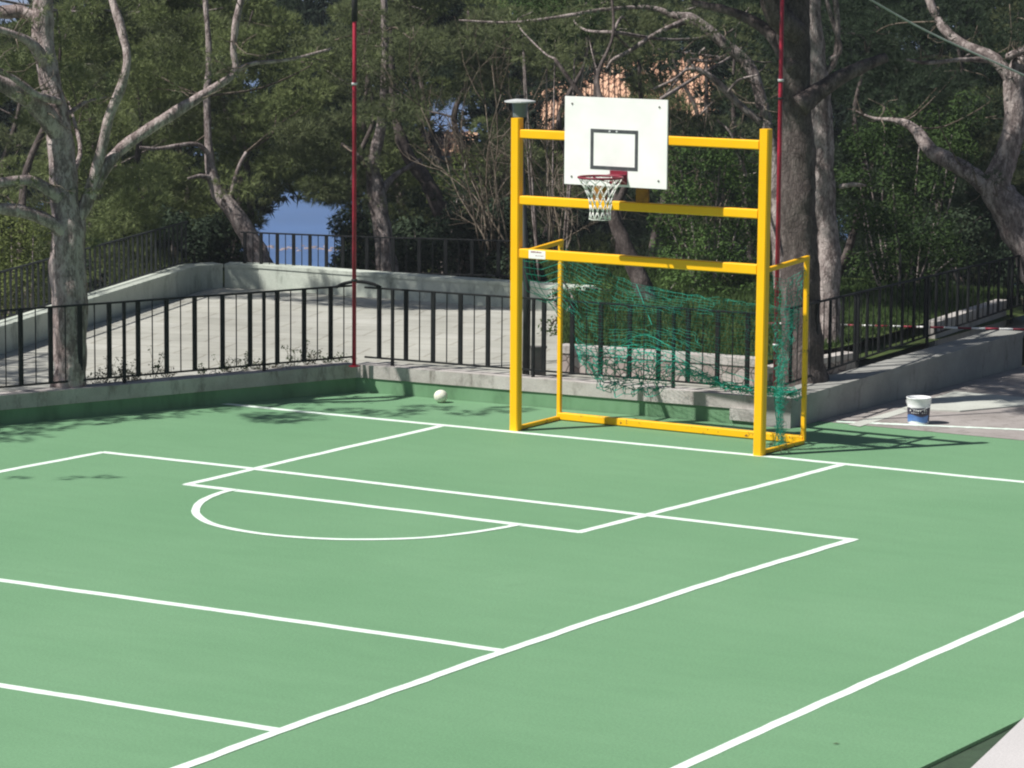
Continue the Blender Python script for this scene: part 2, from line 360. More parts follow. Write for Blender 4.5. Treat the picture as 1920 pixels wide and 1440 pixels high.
arc = [(438, 918), (408, 926), (382, 938), (367, 953), (371, 969), (405, 985), (455, 996), (520, 1005), (610, 1011), (700, 1012), (790, 1009), (870, 1001), (930, 992), (978, 983)]
pline(arc, 0.085, 0.005, 8)
tag(mk.build('court_markings', M['line']), kind='structure')

# terrain: one sheet from under the court down the hillside to the sea
PAR = [(-8.0, -6.2), (-9.25, 0.0), (-11.95, 7.6), (-11.3, 8.15), (-6.4, 8.25)]
def terr(x, y):
    D = (np.array([x, y, 0.0])-CAM)[:2]@(_f[:2]/np.linalg.norm(_f[:2]))
    s1 = D-54.5
    n = np.array([-0.918, -0.396]); s2 = (np.array([x, y])-np.array([-9.45, 0.0]))@n
    s = max(s1, s2-0.2, 0.0)
    z = -0.06-0.36*s+(0.12*noise.noise(Vector((x*0.3, y*0.3, 0)))*min(s, 4))
    return max(z, -66)
fw = _f[:2]/np.linalg.norm(_f[:2]); rt = np.array([fw[1], -fw[0]])
ds = [-60, -30, -10, 0, 10, 20, 28]+[30+1.2*i for i in range(50)]+[92, 100, 115, 135, 160, 190, 230, 300, 500]
ls = [-400, -200, -100, -60, -40, -30]+[-25+1.0*i for i in range(51)]+[30, 40, 60, 100, 200, 400]
vs = []; fs = []
for d in ds:
    for l in ls:
        p = CAM[:2]+fw*d+rt*l; vs.append((p[0], p[1], terr(p[0], p[1])))
nl = len(ls)
for i in range(len(ds)-1):
    for j in range(nl-1): fs.append((i*nl+j, i*nl+j+1, (i+1)*nl+j+1, (i+1)*nl+j))
tag(MB().add(vs, fs).build('ground', M['ground'], smooth=True), kind='structure')
sea = MB(); c = CAM[:2]+fw*2500
sea.poly([(*(c+fw*a+rt*b), -60) for a, b in ((-2450, -3500), (-2450, 3500), (2500, 3500), (2500, -3500))])
tag(sea.build('sea', M['sea']), kind='structure')

# terrace behind the low wall, pavement beside the court
TZ = 0.30
tag(MB().poly([(-9.9, -11.5), (-6.95, -3.0), (-5.1, 1.8), (0.7, 2.15), (0.45, 11.5), (-1.5, 12.5), (-6.4, 8.35), (-11.9, 8.0), (-9.2, -0.2), (-8.1, -5), (-10.9, -11.5)], TZ).build('terrace', M['pave']), kind='structure')
tag(MB().poly([(0.96, 2.66), (13, 2.66), (13, 16), (-1.4, 16), (-1.4, 12.0), (0.45, 11.5), (0.95, 8.5)], 0.003).build('pavement', M['pavement']), kind='structure')
# pale cast slabs on the pavement: a kerb strip and a big slab, as thin raised sheets
a = [Z(*q, 0.02) for q in ((1690, 765), (1790, 733), (1980, 700), (2000, 752), (1800, 770))]
tag(MB().hexa([(a[0][0], a[0][1], 0.0), (a[4][0], a[4][1], 0.0), (a[3][0], a[3][1], 0.0), (a[1][0], a[1][1], 0.0)], [(a[0][0], a[0][1], 0.02), (a[4][0], a[4][1], 0.02), (a[3][0], a[3][1], 0.02), (a[1][0], a[1][1], 0.02)]).build('path_slab', M['slab']), kind='structure')
edge = MB(); rng0 = random.Random(3)
q0, q1 = np.array([1.15, 2.72]), np.array([3.9, 3.62]); nseg = 60
top = []; bot = []
for i in range(nseg+1):
    p = q0+(q1-q0)*i/nseg; wd = 0.055*(0.55+0.9*abs(noise.noise(Vector((i*0.45, 1, 2)))))+0.01
    top.append((p[0]-wd*0.3, p[1]+wd, 0.007)); bot.append((p[0]+wd*0.3, p[1]-wd, 0.007))
edge.add(top+bot, [(i+1, i, nseg+1+i, nseg+2+i) for i in range(nseg)])
tag(edge.build('pavement_edge_line', M['line']), kind='structure')
a = [Z(*q, 0.012) for q in ((1590, 795), (1690, 765), (1704, 770), (1612, 799))]
tag(MB().poly([(p[0], p[1], 0.0075) for p in a]).build('path_strip', M['slab']), kind='structure')

# ------------------------------------------------------------------ low walls
def seg_wall(name, P, Q, t, z0, z1, zc, label, cat, matlow, mattop, zq=None, proud=0.02, left=1):
    """low wall along P-Q (its front foot line), thickness t away from the court; zc = underside of the coping"""
    P = np.array(P, float); Q = np.array(Q, float); d = (Q-P)/np.linalg.norm(Q-P); n = np.array([-d[1], d[0]])*left
    root = empty(name, (*P, 0), label, cat); zq = z1 if zq is None else zq; dz = zq-z1
    N = max(2, int(np.linalg.norm(Q-P)/0.5)); m1 = MB(); m2 = MB()
    def pt(s, o, z): p = P+d*s+n*o; return (p[0], p[1], z)
    L = np.linalg.norm(Q-P)
    for i in range(N):
        s0, s1 = L*i/N, L*(i+1)/N; h0, h1 = dz*i/N, dz*(i+1)/N
        if zc is not None:
            if i == 0: pass
            m2_ = 1
            j0 = 0.006*noise.noise(Vector((i*0.7, P[0], 1))); j1 = 0.006*noise.noise(Vector(((i+1)*0.7, P[0], 1)))
            m2.hexa([pt(s0, -proud+j0, zc+h0), pt(s1, -proud+j1, zc+h1), pt(s1, t+proud, zc+h1), pt(s0, t+proud, zc+h0)],
                    [pt(s0, -proud+j0, z1+h0+j0), pt(s1, -proud+j1, z1+h1+j1), pt(s1, t+proud, z1+h1+j1), pt(s0, t+proud, z1+h0+j0)])
    hh = zc if zc is not None else z1
    m1.hexa([pt(0, 0, z0), pt(L, 0, z0), pt(L, t, z0), pt(0, t, z0)], [pt(0, 0, hh), pt(L, 0, hh+dz), pt(L, t, hh+dz), pt(0, t, hh)])
    m1.build('wall', matlow, root)
    if zc is not None: m2.build('coping', mattop, root)
    return root
LW0 = (-6.66-0.377*9, -3.03-9.0); LC = (-4.91, 1.61); RC = (0.93, 1.98)
seg_wall('low_wall', LW0, LC, 0.24, -0.06, 0.345, 0.175, 'low green wall with grey coping along the left side of the court', 'wall', M['wgreen'], M['coping'])
seg_wall('low_wall', (LC[0]-0.0, LC[1]), (RC[0]-0.42, RC[1]-0.027), 0.24, -0.05, 0.34, 0.18, 'low green wall with pale coping behind the goal', 'wall', M['wgreen'], M['coping'])
# two narrow stubs of the older wall face, painted over unevenly
seg_wall('ramp_wall', (0.93, 1.98), (0.93, 8.6), 0.40, -0.05, 0.345, 0.26, 'bare grey concrete wall running back from the goal on the right', 'wall', M['ramp'], M['ramp'], zq=0.47, proud=0.012)
b = MB(); b.box(0.18, 1.89, 0.045, 0.50, 1.935, 0.19)
tag(b.build('concrete_block', M['coping']), 'pale concrete patch stuck on the wall beside the right goalpost', 'block')
# parapets beyond the terrace
def strip_wall(name, pts, t, z0, z1, mat, label, cat='wall', cap=0.05, capmat=None, proud=0.015):
    root = empty(name, (*pts[0][:2], 0), label, cat); m = MB(); cp = MB(); P = [np.array(p, float) for p in pts]; N = []
    for i in range(len(P)):
        d = np.zeros(2)
        if i < len(P)-1: d += (P[i+1]-P[i])/np.linalg.norm(P[i+1]-P[i])
        if i > 0: d += (P[i]-P[i-1])/np.linalg.norm(P[i]-P[i-1])
        d /= np.linalg.norm(d); N.append(np.array([-d[1], d[0]]))
    for k in range(len(P)-1):
        a, b_, na, nb = P[k], P[k+1], N[k], N[k+1]
        q = lambda p, n, o, z: (*(p+n*o), z)
        m.hexa([q(a, na, 0, z0), q(b_, nb, 0, z0), q(b_, nb, t, z0), q(a, na, t, z0)], [q(a, na, 0, z1-cap), q(b_, nb, 0, z1-cap), q(b_, nb, t, z1-cap), q(a, na, t, z1-cap)])
        cp.hexa([q(a, na, -proud, z1-cap), q(b_, nb, -proud, z1-cap), q(b_, nb, t+proud, z1-cap), q(a, na, t+proud, z1-cap)], [q(a, na, -proud, z1), q(b_, nb, -proud, z1), q(b_, nb, t+proud, z1), q(a, na, t+proud, z1)])
    m.build('wall', mat, root); cp.build('coping', capmat or mat, root); return root
strip_wall('parapet', [(-8.05, -5.2), (-9.25, -0.05), (-11.75, 7.1), (-11.85, 7.55), (-11.7, 7.9)], 0.30, -3.0, 0.66, M['parapet'], 'pale terrace parapet slanting up at the far left behind the railing')
strip_wall('parapet', [(-11.68, 7.92), (-11.2, 8.12), (-9.3, 8.12), (-6.3, 8.26), (-5.6, 8.3)], 0.30, -3.0, 0.66, M['parapet'], 'pale shadow striped parapet across the far end of the terrace')
# stone wall that holds the lawn, lawn on top
SW = [(-5.4, 8.3), (-2.62, 2.62), (0.02, 2.86), (-0.25, 5.2), (-0.95, 11.6)]
strip_wall('stone_wall', SW[1:3], 0.22, 0.0, 0.64, M['stone'], 'low pinkish rubble wall with white top in front of the lawn, seen through the goal', cap=0.09, capmat=M['coping'])
strip_wall('stone_wall', [(0.04, 2.95), (0.26, 5.0)], 0.16, 0.0, 0.52, M['stone'], 'short low pale wall behind the right railing at the foot of the slim trunk', cap=0.07, capmat=M['coping'])
strip_wall('stone_wall', [(0.22, 7.4), (-0.10, 10.4)], 0.14, 0.0, 0.66, M['coping'], 'pale low wall showing between the far bars of the right railing', cap=0.07)
tag(MB().poly([(0.30, 5.1), (0.42, 5.1), (0.08, 10.6), (-0.8, 12.5), (-1.1, 12.5), (-0.2, 5.1)], 0.44).build('lawn_strip', M['lawn']), kind='structure')
LAWNP = [(-2.66, 2.78), (-0.12, 2.98), (0.06, 5.2), (-0.6, 12.5), (-9.0, 12.5), (-6.0, 8.1)]
tag(MB().poly(LAWNP, 0.57).build('lawn_bed', M['lawn']), kind='structure')
def inpoly(x, y, P):
    c = False; j = len(P)-1
    for i in range(len(P)):
        if (P[i][1] > y) != (P[j][1] > y) and x < (P[j][0]-P[i][0])*(y-P[i][1])/(P[j][1]-P[i][1])+P[i][0]: c = not c
        j = i
    return c
rng = np.random.default_rng(11)
pts = np.column_stack([rng.uniform(-9, 0, 60000), rng.uniform(2.7, 12, 60000)])
pts = np.array([p for p in pts if inpoly(p[0], p[1], LAWNP)])[:26000]
n = len(pts); hgt = rng.uniform(0.04, 0.13, n); th = rng.uniform(0, 2*math.pi, n); base = np.column_stack([pts, np.full(n, 0.568)])
side = np.column_stack([np.cos(th), np.sin(th), np.zeros(n)])*0.011
tip = base+np.column_stack([rng.normal(0, 0.035, n), rng.normal(0, 0.035, n), hgt])
tag(tri_mesh('lawn_grass', np.stack([base-side, base+side, tip], 1), M['grass']), 'unmown green grass on the raised lawn behind the goal', 'grass', kind='stuff')

# near right corner: gutter and pale ledge
tag(MB().box(8.985, -22, -0.5, 13.5, 2.6, -0.015).build('gutter', M['dredge']), kind='structure')
tag(MB().box(8.93, -22, -0.5, 8.984, 2.66, 0.012).build('court_kerb', M['court']), kind='structure')
e0, e1 = Z(1800, 1459, 0.8), Z(1935, 1331, 0.8); d = (e1-e0)[:2]; d /= np.linalg.norm(d); nn = np.array([d[1], -d[0]])
a0 = e0[:2]-d*4; a1 = e1[:2]+d*5
lb = MB(); lb.hexa([(*a0, -0.3), (*(a0+nn*0.9), -0.3), (*(a1+nn*0.9), -0.3), (*a1, -0.3)], [(*a0, 0.8), (*(a0+nn*0.9), 0.8), (*(a1+nn*0.9), 0.8), (*a1, 0.8)])
tag(lb.build('wall', M['ledge']), 'off-white rendered wall top at the bottom right corner', 'wall')

# ------------------------------------------------------------------ railings
def railing(name, P, Q, zb, zt, label, wide_px=None, spacing=None, first=0.0, post_px=(), zpost=None, mat=None, widew=0.055, thinw=0.012, zq=None, t0=0.0, t1=1.0, ztq=None, thin=True):
    mat = mat or M['black']; P = np.array(P, float); Q = np.array(Q, float); L = np.linalg.norm(Q-P); d = (Q-P)/L
    root = empty(name, (*P, zb), label, 'railing'); zbq = zb if zq is None else zq; ztq = zt if ztq is None else ztq
    def at(s, f): k = s/L; p = P+d*s; return (p[0], p[1], (zb+(zbq-zb)*k) if f == 0 else (zt+(ztq-zt)*k))
    MB().beam(at(0, 1), at(L, 1), 0.035, 0.022).build('top_rail', mat, root)
    MB().beam(at(0, 0), at(L, 0), 0.022, 0.022).build('bottom_rail', mat, root)
    s = first; k = 0; items = []
    while s < L:
        items.append((s, 'w')); 
        if thin and s+spacing/2 < L: items.append((s+spacing/2, 't'))
        s += spacing
    posts = [x for x in post_px]
    for s, kd in items:
        if any(abs(s-p) < 0.03 for p in posts): continue
        a = at(s, 0); b_ = at(s, 1)
        w_ = widew if kd == 'w' else thinw
        m = MB(); m.beam((a[0], a[1], a[2]-0.004), (b_[0], b_[1], b_[2]-0.012), w_, 0.03 if kd == 'w' else thinw, up=(-d[1], d[0], 0)); m.build('bar', mat, root)
    for p in posts:
        a = at(p, 0); b_ = at(p, 1)
        m = MB(); m.beam((a[0], a[1], zpost), (b_[0], b_[1], b_[2]-0.012), 0.036, 0.036, up=(-d[1], d[0], 0)); m.build('post', mat, root)
    return root
def sval(P, Q, z, px):
    t = on_line((*P, z), (*Q, z), px); return t*np.linalg.norm(np.array(Q)-np.array(P))
# left railing: foot line 0.10 m behind the wall face
n = np.array([-0.936, 0.353])*0.10
LP = (LW0[0]+n[0], LW0[1]+n[1]); LQ = (LC[0]-0.03+n[0]*0.4, LC[1]+0.04)
s_a = sval(LP, LQ, 0.8, 95); s_b = sval(LP, LQ, 0.8, 620); sp = (s_b-s_a)/10
first = s_a-math.floor(s_a/sp)*sp
railing('railing', LP, LQ, 0.425, 1.31, 'black railing of flat and thin bars on the wall left of the corner pole', spacing=sp, first=first, post_px=[sval(LP, LQ, 0.8, p) for p in (233, 495)], zpost=0.34)
BP = (LC[0]+0.06, LC[1]+0.10); BQ = (0.62, 2.07)
s_a = sval(BP, BQ, 0.8, 711); s_b = sval(BP, BQ, 0.8, 915); sp2 = (s_b-s_a)/4
first = s_a-math.floor(s_a/sp2)*sp2
railing('railing', BP, BQ, 0.425, 1.29, 'black railing of flat and thin bars on the wall right behind the goal', spacing=sp2, first=first, post_px=[sval(BP, BQ, 0.8, p) for p in (736, 1000, 1263)], zpost=0.33)
railing('railing', (0.66, 2.35), (0.02, 10.6), 0.45, 1.33, 'black railing climbing along the bare grey wall at the right', spacing=0.40, first=0.15, post_px=[2.25, 4.65, 7.9], zpost=0.35, zq=0.58, ztq=1.27, thinw=0.01, mat=M['black'], widew=0.04, thin=True)
railing('railing', (-0.15, 10.9), (4.6, 13.7), 0.42, 1.5, 'black railing at the right edge behind the striped barrier', spacing=0.26, first=0.1, mat=M['black'])
railing('railing', (-7.95, -6.5), (-9.36, 0.0), 0.70, 1.35, 'dark railing above the far left parapet, left of the big pine', spacing=0.26, first=0.1, mat=M['greyrail'], thin=False, widew=0.03)
railing('railing', (-9.45, 0.05), (-12.1, 7.55), 0.70, 1.30, 'dark railing above the slanting parapet between pine and corner', spacing=0.20, first=0.1, mat=M['greyrail'], thin=False, widew=0.02)
# railing round the far bend: seen against the sea
FP = PD(452, 500, 50.5); FQ = PD(672, 503, 50.0)
s_a = sval(FP[:2], FQ[:2], 0.9, 520); s_b = sval(FP[:2], FQ[:2], 0.9, 612)
railing('railing', FP[:2], FQ[:2], 0.62, 1.13, 'dark railing in front of the blue sea gap', spacing=(s_b-s_a)/3, first=s_a % ((s_b-s_a)/3), mat=M['black'], widew=0.05, zq=0.60, ztq=1.12)
FP2 = PD(676, 503, 50.0); FQ2 = PD(975, 520, 49.5)
railing('railing', FP2[:2], FQ2[:2], 0.60, 1.12, 'dark railing in deep shade between the red corner pole and the goal', spacing=0.4, first=0.1, mat=M['black'])

# ------------------------------------------------------------------ goal frame with basketball board
GW, DP = 1.575, 1.0
g = empty('football_goal', (0, 0, 0), 'yellow steel goal frame with tall posts and three crossbars carrying the white backboard', 'goal')
for sx in (-1, 1):
    m = MB(); m.beam((sx*GW, 0.0, 0.0), (sx*(GW+0.012), 0.0, 3.575), 0.11, 0.11, up=(0, 1, 0)); m.build('post', M['yellow'], g)
for z, zz in ((2.045, 0.11), (2.65, 0.10), (3.40, 0.10)):
    m = MB(); m.beam((-GW+0.055, 0.0, z), (GW-0.055, 0.0, z), 0.09, zz); m.build('crossbar', M['yellow'], g)
for sx in (-1, 1):
    m = MB(); bx = sx*1.6
    m.beam((bx, DP, 0.04), (bx, DP, 2.07), 0.05, 0.05, up=(0, 1, 0)); m.build('rear_upright', M['yellow2'], g)
    m = MB(); m.beam((sx*GW, 0.055, 2.03), (bx, DP+0.025, 2.095), 0.05, 0.05); m.build('top_stay', M['yellow2'], g)
    m = MB(); m.beam((sx*GW, 0.055, 0.028), (bx, DP-0.025, 0.028), 0.05, 0.045); m.build('ground_stay', M['yellow2'], g)
m = MB(); m.beam((-1.6, DP, 0.05), (1.6, DP, 0.05), 0.075, 0.085); m.build('rear_bar', M['yellow2'], g)
for sx in (-0.28, 0.27):
    m = MB(); m.beam((sx, -0.045, 3.40), (sx, -0.575, 3.40), 0.05, 0.05); m.build('board_bracket', M['yellow2'], g)
    m = MB(); m.beam((sx-0.2, -0.045, 2.97), (sx-0.2, -0.575, 2.97), 0.05, 0.05); m.build('board_bracket', M['yellow2'], g)
    m = MB(); m.beam((sx-0.2, -0.02, 2.70), (sx-0.2, -0.02, 2.995), 0.16, 0.03, up=(0, 1, 0)); m.build('bracket_plate', M['shadebrown'], g)
# writing plate: a small white sticker with two rows of faint reddish marks
st = MB(); st.box(-1.39, -0.0472, 1.998, -1.17, -0.0452, 2.092); so_ = st.build('sticker', M['white'], g)
mk2 = MB(); rr = random.Random(5); x = -1.36
while x < -1.22:
    ww = rr.uniform(0.008, 0.018); mk2.box(x, -0.0480, 2.064, x+ww, -0.0473, 2.076+rr.uniform(0, 0.006)); x += ww+0.006
x = -1.30
while x < -1.20:
    ww = rr.uniform(0.006, 0.014); mk2.box(x, -0.0480, 2.028, x+ww, -0.0473, 2.036); x += ww+0.006
sm = mk2.build('sticker_print', M['rim'], so_)

# backboard
BY = -0.60
bb = MB(); bb.box(-0.595, BY, 2.915, 0.70, BY+0.022, 3.88)
bo = bb.build('backboard', M['white']); tag(bo, 'white rectangular basketball backboard with a dark target square', 'backboard')
fr = MB()
x0, x1, z0, z1, t = -0.262, 0.338, 3.095, 3.535, 0.038   # tuned to the photo
fr.box(x0, BY-0.003, z0, x1, BY-0.0008, z0+t); fr.box(x0, BY-0.003, z1-t, x1, BY-0.0008, z1); fr.box(x0, BY-0.003, z0+t, x0+t, BY-0.0008, z1-t); fr.box(x1-t, BY-0.003, z0+t, x1, BY-0.0008, z1-t)
fr.build('target_square', M['boardmark'], bo)
for bx, bz in ((-0.50, 3.80), (0.60, 3.80), (-0.50, 3.0), (0.60, 3.0), (-0.02, 3.515), (0.07, 3.515)):
    m = MB(); m.tube([(bx, BY, bz), (bx, BY-0.006, bz)], 0.012, 8); m.build('bolt', M['box'] if abs(bx) > .2 else M['lampcap'], bo)
bf = MB()
for zz in (2.93, 3.85): bf.beam((-0.56, BY+0.042, zz), (0.67, BY+0.042, zz), 0.035, 0.035)
for xx in (-0.56, 0.67): bf.beam((xx, BY+0.042, 2.95), (xx, BY+0.042, 3.83), 0.035, 0.035, up=(0, 1, 0))
bf.build('backing_frame', M['greyrail'], bo)

# hoop
RX, RZ, RR = 0.10, 3.04, 0.24; RY = BY-0.15-RR
hp = empty('basketball_hoop', (RX, BY, RZ), 'dark red basketball rim with white net below the backboard target', 'hoop')
m = MB(); circ = [(RX+RR*math.cos(a), RY+RR*math.sin(a), RZ) for a in np.linspace(0, 2*math.pi, 37)]
m.tube(circ, 0.013, 8, cap=False); m.build('rim', M['rim'], hp, smooth=True)
m = MB(); m.hexa([(RX-0.11, BY-0.006, RZ-0.10), (RX+0.11, BY-0.006, RZ-0.10), (RX+0.11, BY-0.0035, RZ-0.10), (RX-0.11, BY-0.0035, RZ-0.10)], [(RX-0.11, BY-0.006, RZ+0.05), (RX+0.11, BY-0.006, RZ+0.05), (RX+0.11, BY-0.0035, RZ+0.05), (RX-0.11, BY-0.0035, RZ+0.05)])
m.add([(RX-0.10, BY-0.006, RZ+0.012), (RX+0.10, BY-0.006, RZ+0.012), (RX+0.07, RY+RR-0.004, RZ+0.012), (RX-0.07, RY+RR-0.004, RZ+0.012), (RX-0.10, BY-0.006, RZ+0.004), (RX+0.10, BY-0.006, RZ+0.004), (RX+0.07, RY+RR-0.004, RZ+0.004), (RX-0.07, RY+RR-0.004, RZ+0.004)], [(0, 1, 2, 3), (7, 6, 5, 4), (0, 4, 5, 1), (1, 5, 6, 2), (2, 6, 7, 3), (3, 7, 4, 0)])
for sx in (-1, 1): m.beam((RX+sx*0.10, BY-0.01, RZ-0.09), (RX+sx*0.16, RY+0.12, RZ-0.012), 0.018, 0.012)
m.build('bracket', M['rim'], hp)
m = MB(); nst = 12; prof = [(0.0, 0.232), (0.05, 0.212), (0.12, 0.165), (0.20, 0.135), (0.28, 0.118), (0.36, 0.112), (0.44, 0.118)]
def npt(k, lev):
    dz, r = prof[lev]; a = 2*math.pi*(k/2.0)/nst; j = 0.008*noise.noise(Vector((k*1.3, lev*2.1, 0)))
    return (RX+(r+j)*math.cos(a), RY+(r+j)*math.sin(a), RZ-0.012-dz+j)
for lev in range(len(prof)-1):
    for k in range(2*nst):
        if (k+lev) % 2 == 0:
            for dk in (-1, 1): m.tube([npt(k, lev), npt(k+dk, lev+1)], 0.0048, 5)
for k in range(2*nst):   # knots at the rim
    if k % 2 == 0: m.tube([(RX+RR*math.cos(math.pi*k/nst), RY+RR*math.sin(math.pi*k/nst), RZ), npt(k, 0)], 0.006, 5)
m.tube([npt(k, 6) for k in range(0, 2*nst+1, 1)], 0.0045, 5)
m.build('net', M['netw'], hp, smooth=True)

# goal net: torn and sagging, one cloth of knotted cord
def cord(m, pts, r=0.0040): m.tube(pts, r, 3, cap=False)
gn = empty('goal_net', (0, 0.6, 0), 'torn green net sagging from the yellow goal frame', 'net')
def curve(xs, ys, u): return float(np.interp(u, xs, ys))
NU, NV = 52, 42; G = {}
for i in range(NU+1):
    u = i/NU; zt = curve([0, .06, .15, .3, .5, .75, .92, 1], [2.02, 1.97, 1.85, 1.68, 1.60, 1.56, 1.52, 1.50], u)
    zb = curve([0, .12, .18, .4, .5, .8, 1], [0.95, 0.66, 0.40, 0.38, 0.66, 0.52, 0.54], u)
    zm = curve([0, .12, .2, .38, .5, .7, .85, 1], [1.2, 0.90, 0.90, 0.98, 0.90, 0.64, 0.62, 0.64], u)
    for j in range(NV+1):
        v = j/NV
        if v < 0.58: z = zt+(zm-zt)*(v/0.58)**(0.9+0.5*u)
        else: q = (v-0.58)/0.42; z = zm+(zb-zm)*q
        cr = 0.0 if v < 0.54 else min(1, (v-0.54)*6)
        nz = lambda a, s=3.0: noise.noise(Vector((i*0.45*s/3+a, j*0.5*s/3, a*3)))
        x = -1.58+3.14*u+0.05*nz(1)+cr*0.10*nz(7, 7); y = DP-0.04-0.45*math.sin(math.pi*min(1, v*1.1))*(0.2+0.5*u)*0.6+0.05*nz(2)+cr*0.13*nz(9, 6)
        z += 0.03*nz(3)+cr*0.10*nz(5, 8)
        G[i, j] = (x, y, z)
m = MB(); rr = random.Random(9)
for i in range(NU+1):
    for j in range(NV):
        v = j/NV
        if i > 26 and 0.2 < v < 0.5 and rr.random() < 0.12: continue
        if i < 5 and v > 0.45: continue
        cord(m, [G[i, j], G[i, j+1]], 0.0017 if v < 0.56 else (0.0050 if 7 < i < 23 else 0.0032))
for j in range(NV+1):
    v = j/NV
    for i in range(NU):
        if i < 4 and v > 0.45: continue
        if i > 26 and 0.2 < v < 0.5 and rr.random() < 0.15: continue
        cord(m, [G[i, j], G[i+1, j]], 0.0019 if v < 0.56 else (0.0050 if 7 < i < 23 else 0.0032))
m.build('rear_panel', M['netg'], gn)
m = MB(); SI, SJ = 18, 44; K = {}     # right side panel, bunched
for i in range(SI+1):
    for j in range(SJ+1):
        v = j/SJ; wdt = curve([0, .1, .3, .5, .7, .85, 1], [1.0, 0.92, 0.60, 0.26, 0.14, 0.12, 0.20], v)
        cy = curve([0, .3, .6, .8, 1], [0.52, 0.50, 0.42, 0.42, 0.48], v)
        y = cy+(i/SI-0.5)*0.9*wdt; z = 2.0-1.95*v; cr = max(0, 1-wdt)
        nz = lambda a: noise.noise(Vector((i*0.9+a, j*0.6, a*2.7)))
        K[i, j] = (1.60+0.05*nz(1)+0.12*cr*nz(4), y+0.06*cr*nz(2), z+0.02*nz(3)-0.10*math.sin(math.pi*i/SI)*(1-v))
for i in range(SI+1):
    for j in range(SJ): cord(m, [K[i, j], K[i, j+1]], 0.0022)
for j in range(SJ+1):
    for i in range(SI):
        if 0.4 < j/SJ and rr.random() < 0.3: continue
        cord(m, [K[i, j], K[i+1, j]], 0.0022)
m.build('side_panel', M['netg'], gn)
m = MB()     # left side panel, mostly torn away
for k in range(4):
    y0 = 0.05+0.1*k; cord(m, [(-1.58, y0, 2.03), (-1.57, y0+0.02, 1.85-0.02*k), (-1.55, min(DP-0.05, y0+0.12), 1.6), (-1.56, DP-0.06, 1.35-0.05*k)])
for k in range(7):
    z = 1.95-0.08*k; cord(m, [(-1.58, 0.08+0.06*k, z), (-1.57, 0.5+0.03*k, z-0.06), (-1.57, DP-0.05, z-0.02)])
m.build('side_panel', M['netg'], gn)
# ropes tying the net
m = MB(); cord(m, [G[17, 0], (-0.2, 0.7, 1.25), G[20, 17]], 0.004); cord(m, [K[6, 26], (1.56, 0.45, 0.3), (1.57, 0.35, 0.03)], 0.006); cord(m, [K[3, 20], (1.6, 0.28, 0.6), (1.6, 0.42, 0.02)], 0.005)
cord(m, crom([G[15, 24], (-0.3, 0.75, 1.12), (0.3, 0.72, 0.90), (1.0, 0.75, 0.72), (1.5, 0.8, 0.6)], 4), 0.005)
m.build('rope', M['netg'], gn)
# leaves and litter caught at the right post foot
tl = rng.normal(size=(90, 2))*[0.10, 0.09]+[1.60, 0.35]; T = []
for p in tl:
    c0 = np.array([p[0], p[1], 0.006+abs(rng.normal())*0.02]); dd = unit(rng, 2)*0.03; T.append([c0, c0+dd[0]*[1, 1, .5], c0+dd[1]*[1, 1, .5]])
T = np.array(T); T[:, :, 2] = np.maximum(T[:, :, 2], 0.004)
tag(tri_mesh('leaf_litter', T, M['dry']), 'dry leaves blown against the right goalpost foot', 'leaves', kind='stuff')

# ------------------------------------------------------------------ poles, lamp, cabinet, cable
def pole(base, hgt, label, band=()):
    r = empty('ball_net_pole', base, label, 'pole')
    b0 = Vector(base); m = MB(); m.tube([b0, b0+Vector((0, 0, hgt*0.5)), b0+Vector((0, 0, hgt))], [0.026, 0.025, 0.023], 12); m.build('pole', M['redpole'], r, smooth=True)
    for z, h_, mt in band:
        m = MB(); m.tube([b0+Vector((0, 0, z)), b0+Vector((0, 0, z+h_))], 0.036, 12); m.build('clamp', mt, r, smooth=True)
    m = MB(); m.tube([b0, b0+Vector((0, 0, 0.012))], 0.07, 12); m.build('foot_plate', M['redpole'], r)
    return r
pole((*Z(664, 687, 0.34)[:2], 0.34), 6.4, 'thin red pole at the corner of the low wall', [(3.45, 0.03, M['lampcap']), (1.05, 0.03, M['blacktip']), (4.22, 0.5, M['blacktip'])])
pole((*Z(1453, 744, 0.33)[:2], 0.33), 6.6, 'thin red pole beside the right goalpost in front of the dark trunk', [(3.65, 0.03, M['lampcap']), (3.45, 0.02, M['blacktip']), (0.6, 0.02, M['lampcap'])])
# curved black rail loop round the corner pole
m = MB(); m.tube(crom([(-5.06, 1.40, 1.31), (-5.02, 1.52, 1.345), (-4.88, 1.60, 1.37), (-4.72, 1.68, 1.345), (-4.62, 1.72, 1.30)], 5), 0.022, 8)
tag(m.build('rail_bracket', M['black'], smooth=True), 'short bent black bar joining the railings around the corner pole', 'bracket')
lx, ly, lD = *Z(986, 706, 0.3)[:2], 0
lp = empty('street_lamp', (lx, ly, 0.3), 'flat capped street lamp rising behind the left goalpost', 'street lamp')
tp = PD(975, 190, (np.array([lx, ly, 0.3])-CAM)@_f)
m = MB(); m.tube([(lx, ly, 0.3), (lx, ly, 1.4), (tp[0], tp[1], tp[2]-0.28)], [0.045, 0.042, 0.036], 12); m.build('pole', M['greyrail'], lp, smooth=True)
m = MB(); m.lathe([(0.03, -0.30), (0.07, -0.25), (0.085, -0.19)], 16, tp); m.build('collar', M['black'], lp, smooth=True)
m = MB(); m.lathe([(0.085, -0.19), (0.10, -0.012), (0.0, -0.012)], 16, tp); m.build('lamp_glass', M['lampglass'], lp)
m = MB(); m.lathe([(0.0, -0.01), (0.19, -0.01), (0.19, 0.006), (0.08, 0.026), (0.0, 0.036)], 20, tp); m.build('cap', M['lampcap'], lp)
m = MB(); m.tube([(tp[0], tp[1], tp[2]+0.045), (tp[0], tp[1], tp[2]+0.075)], 0.05, 12); m.build('finial', M['black'], lp)
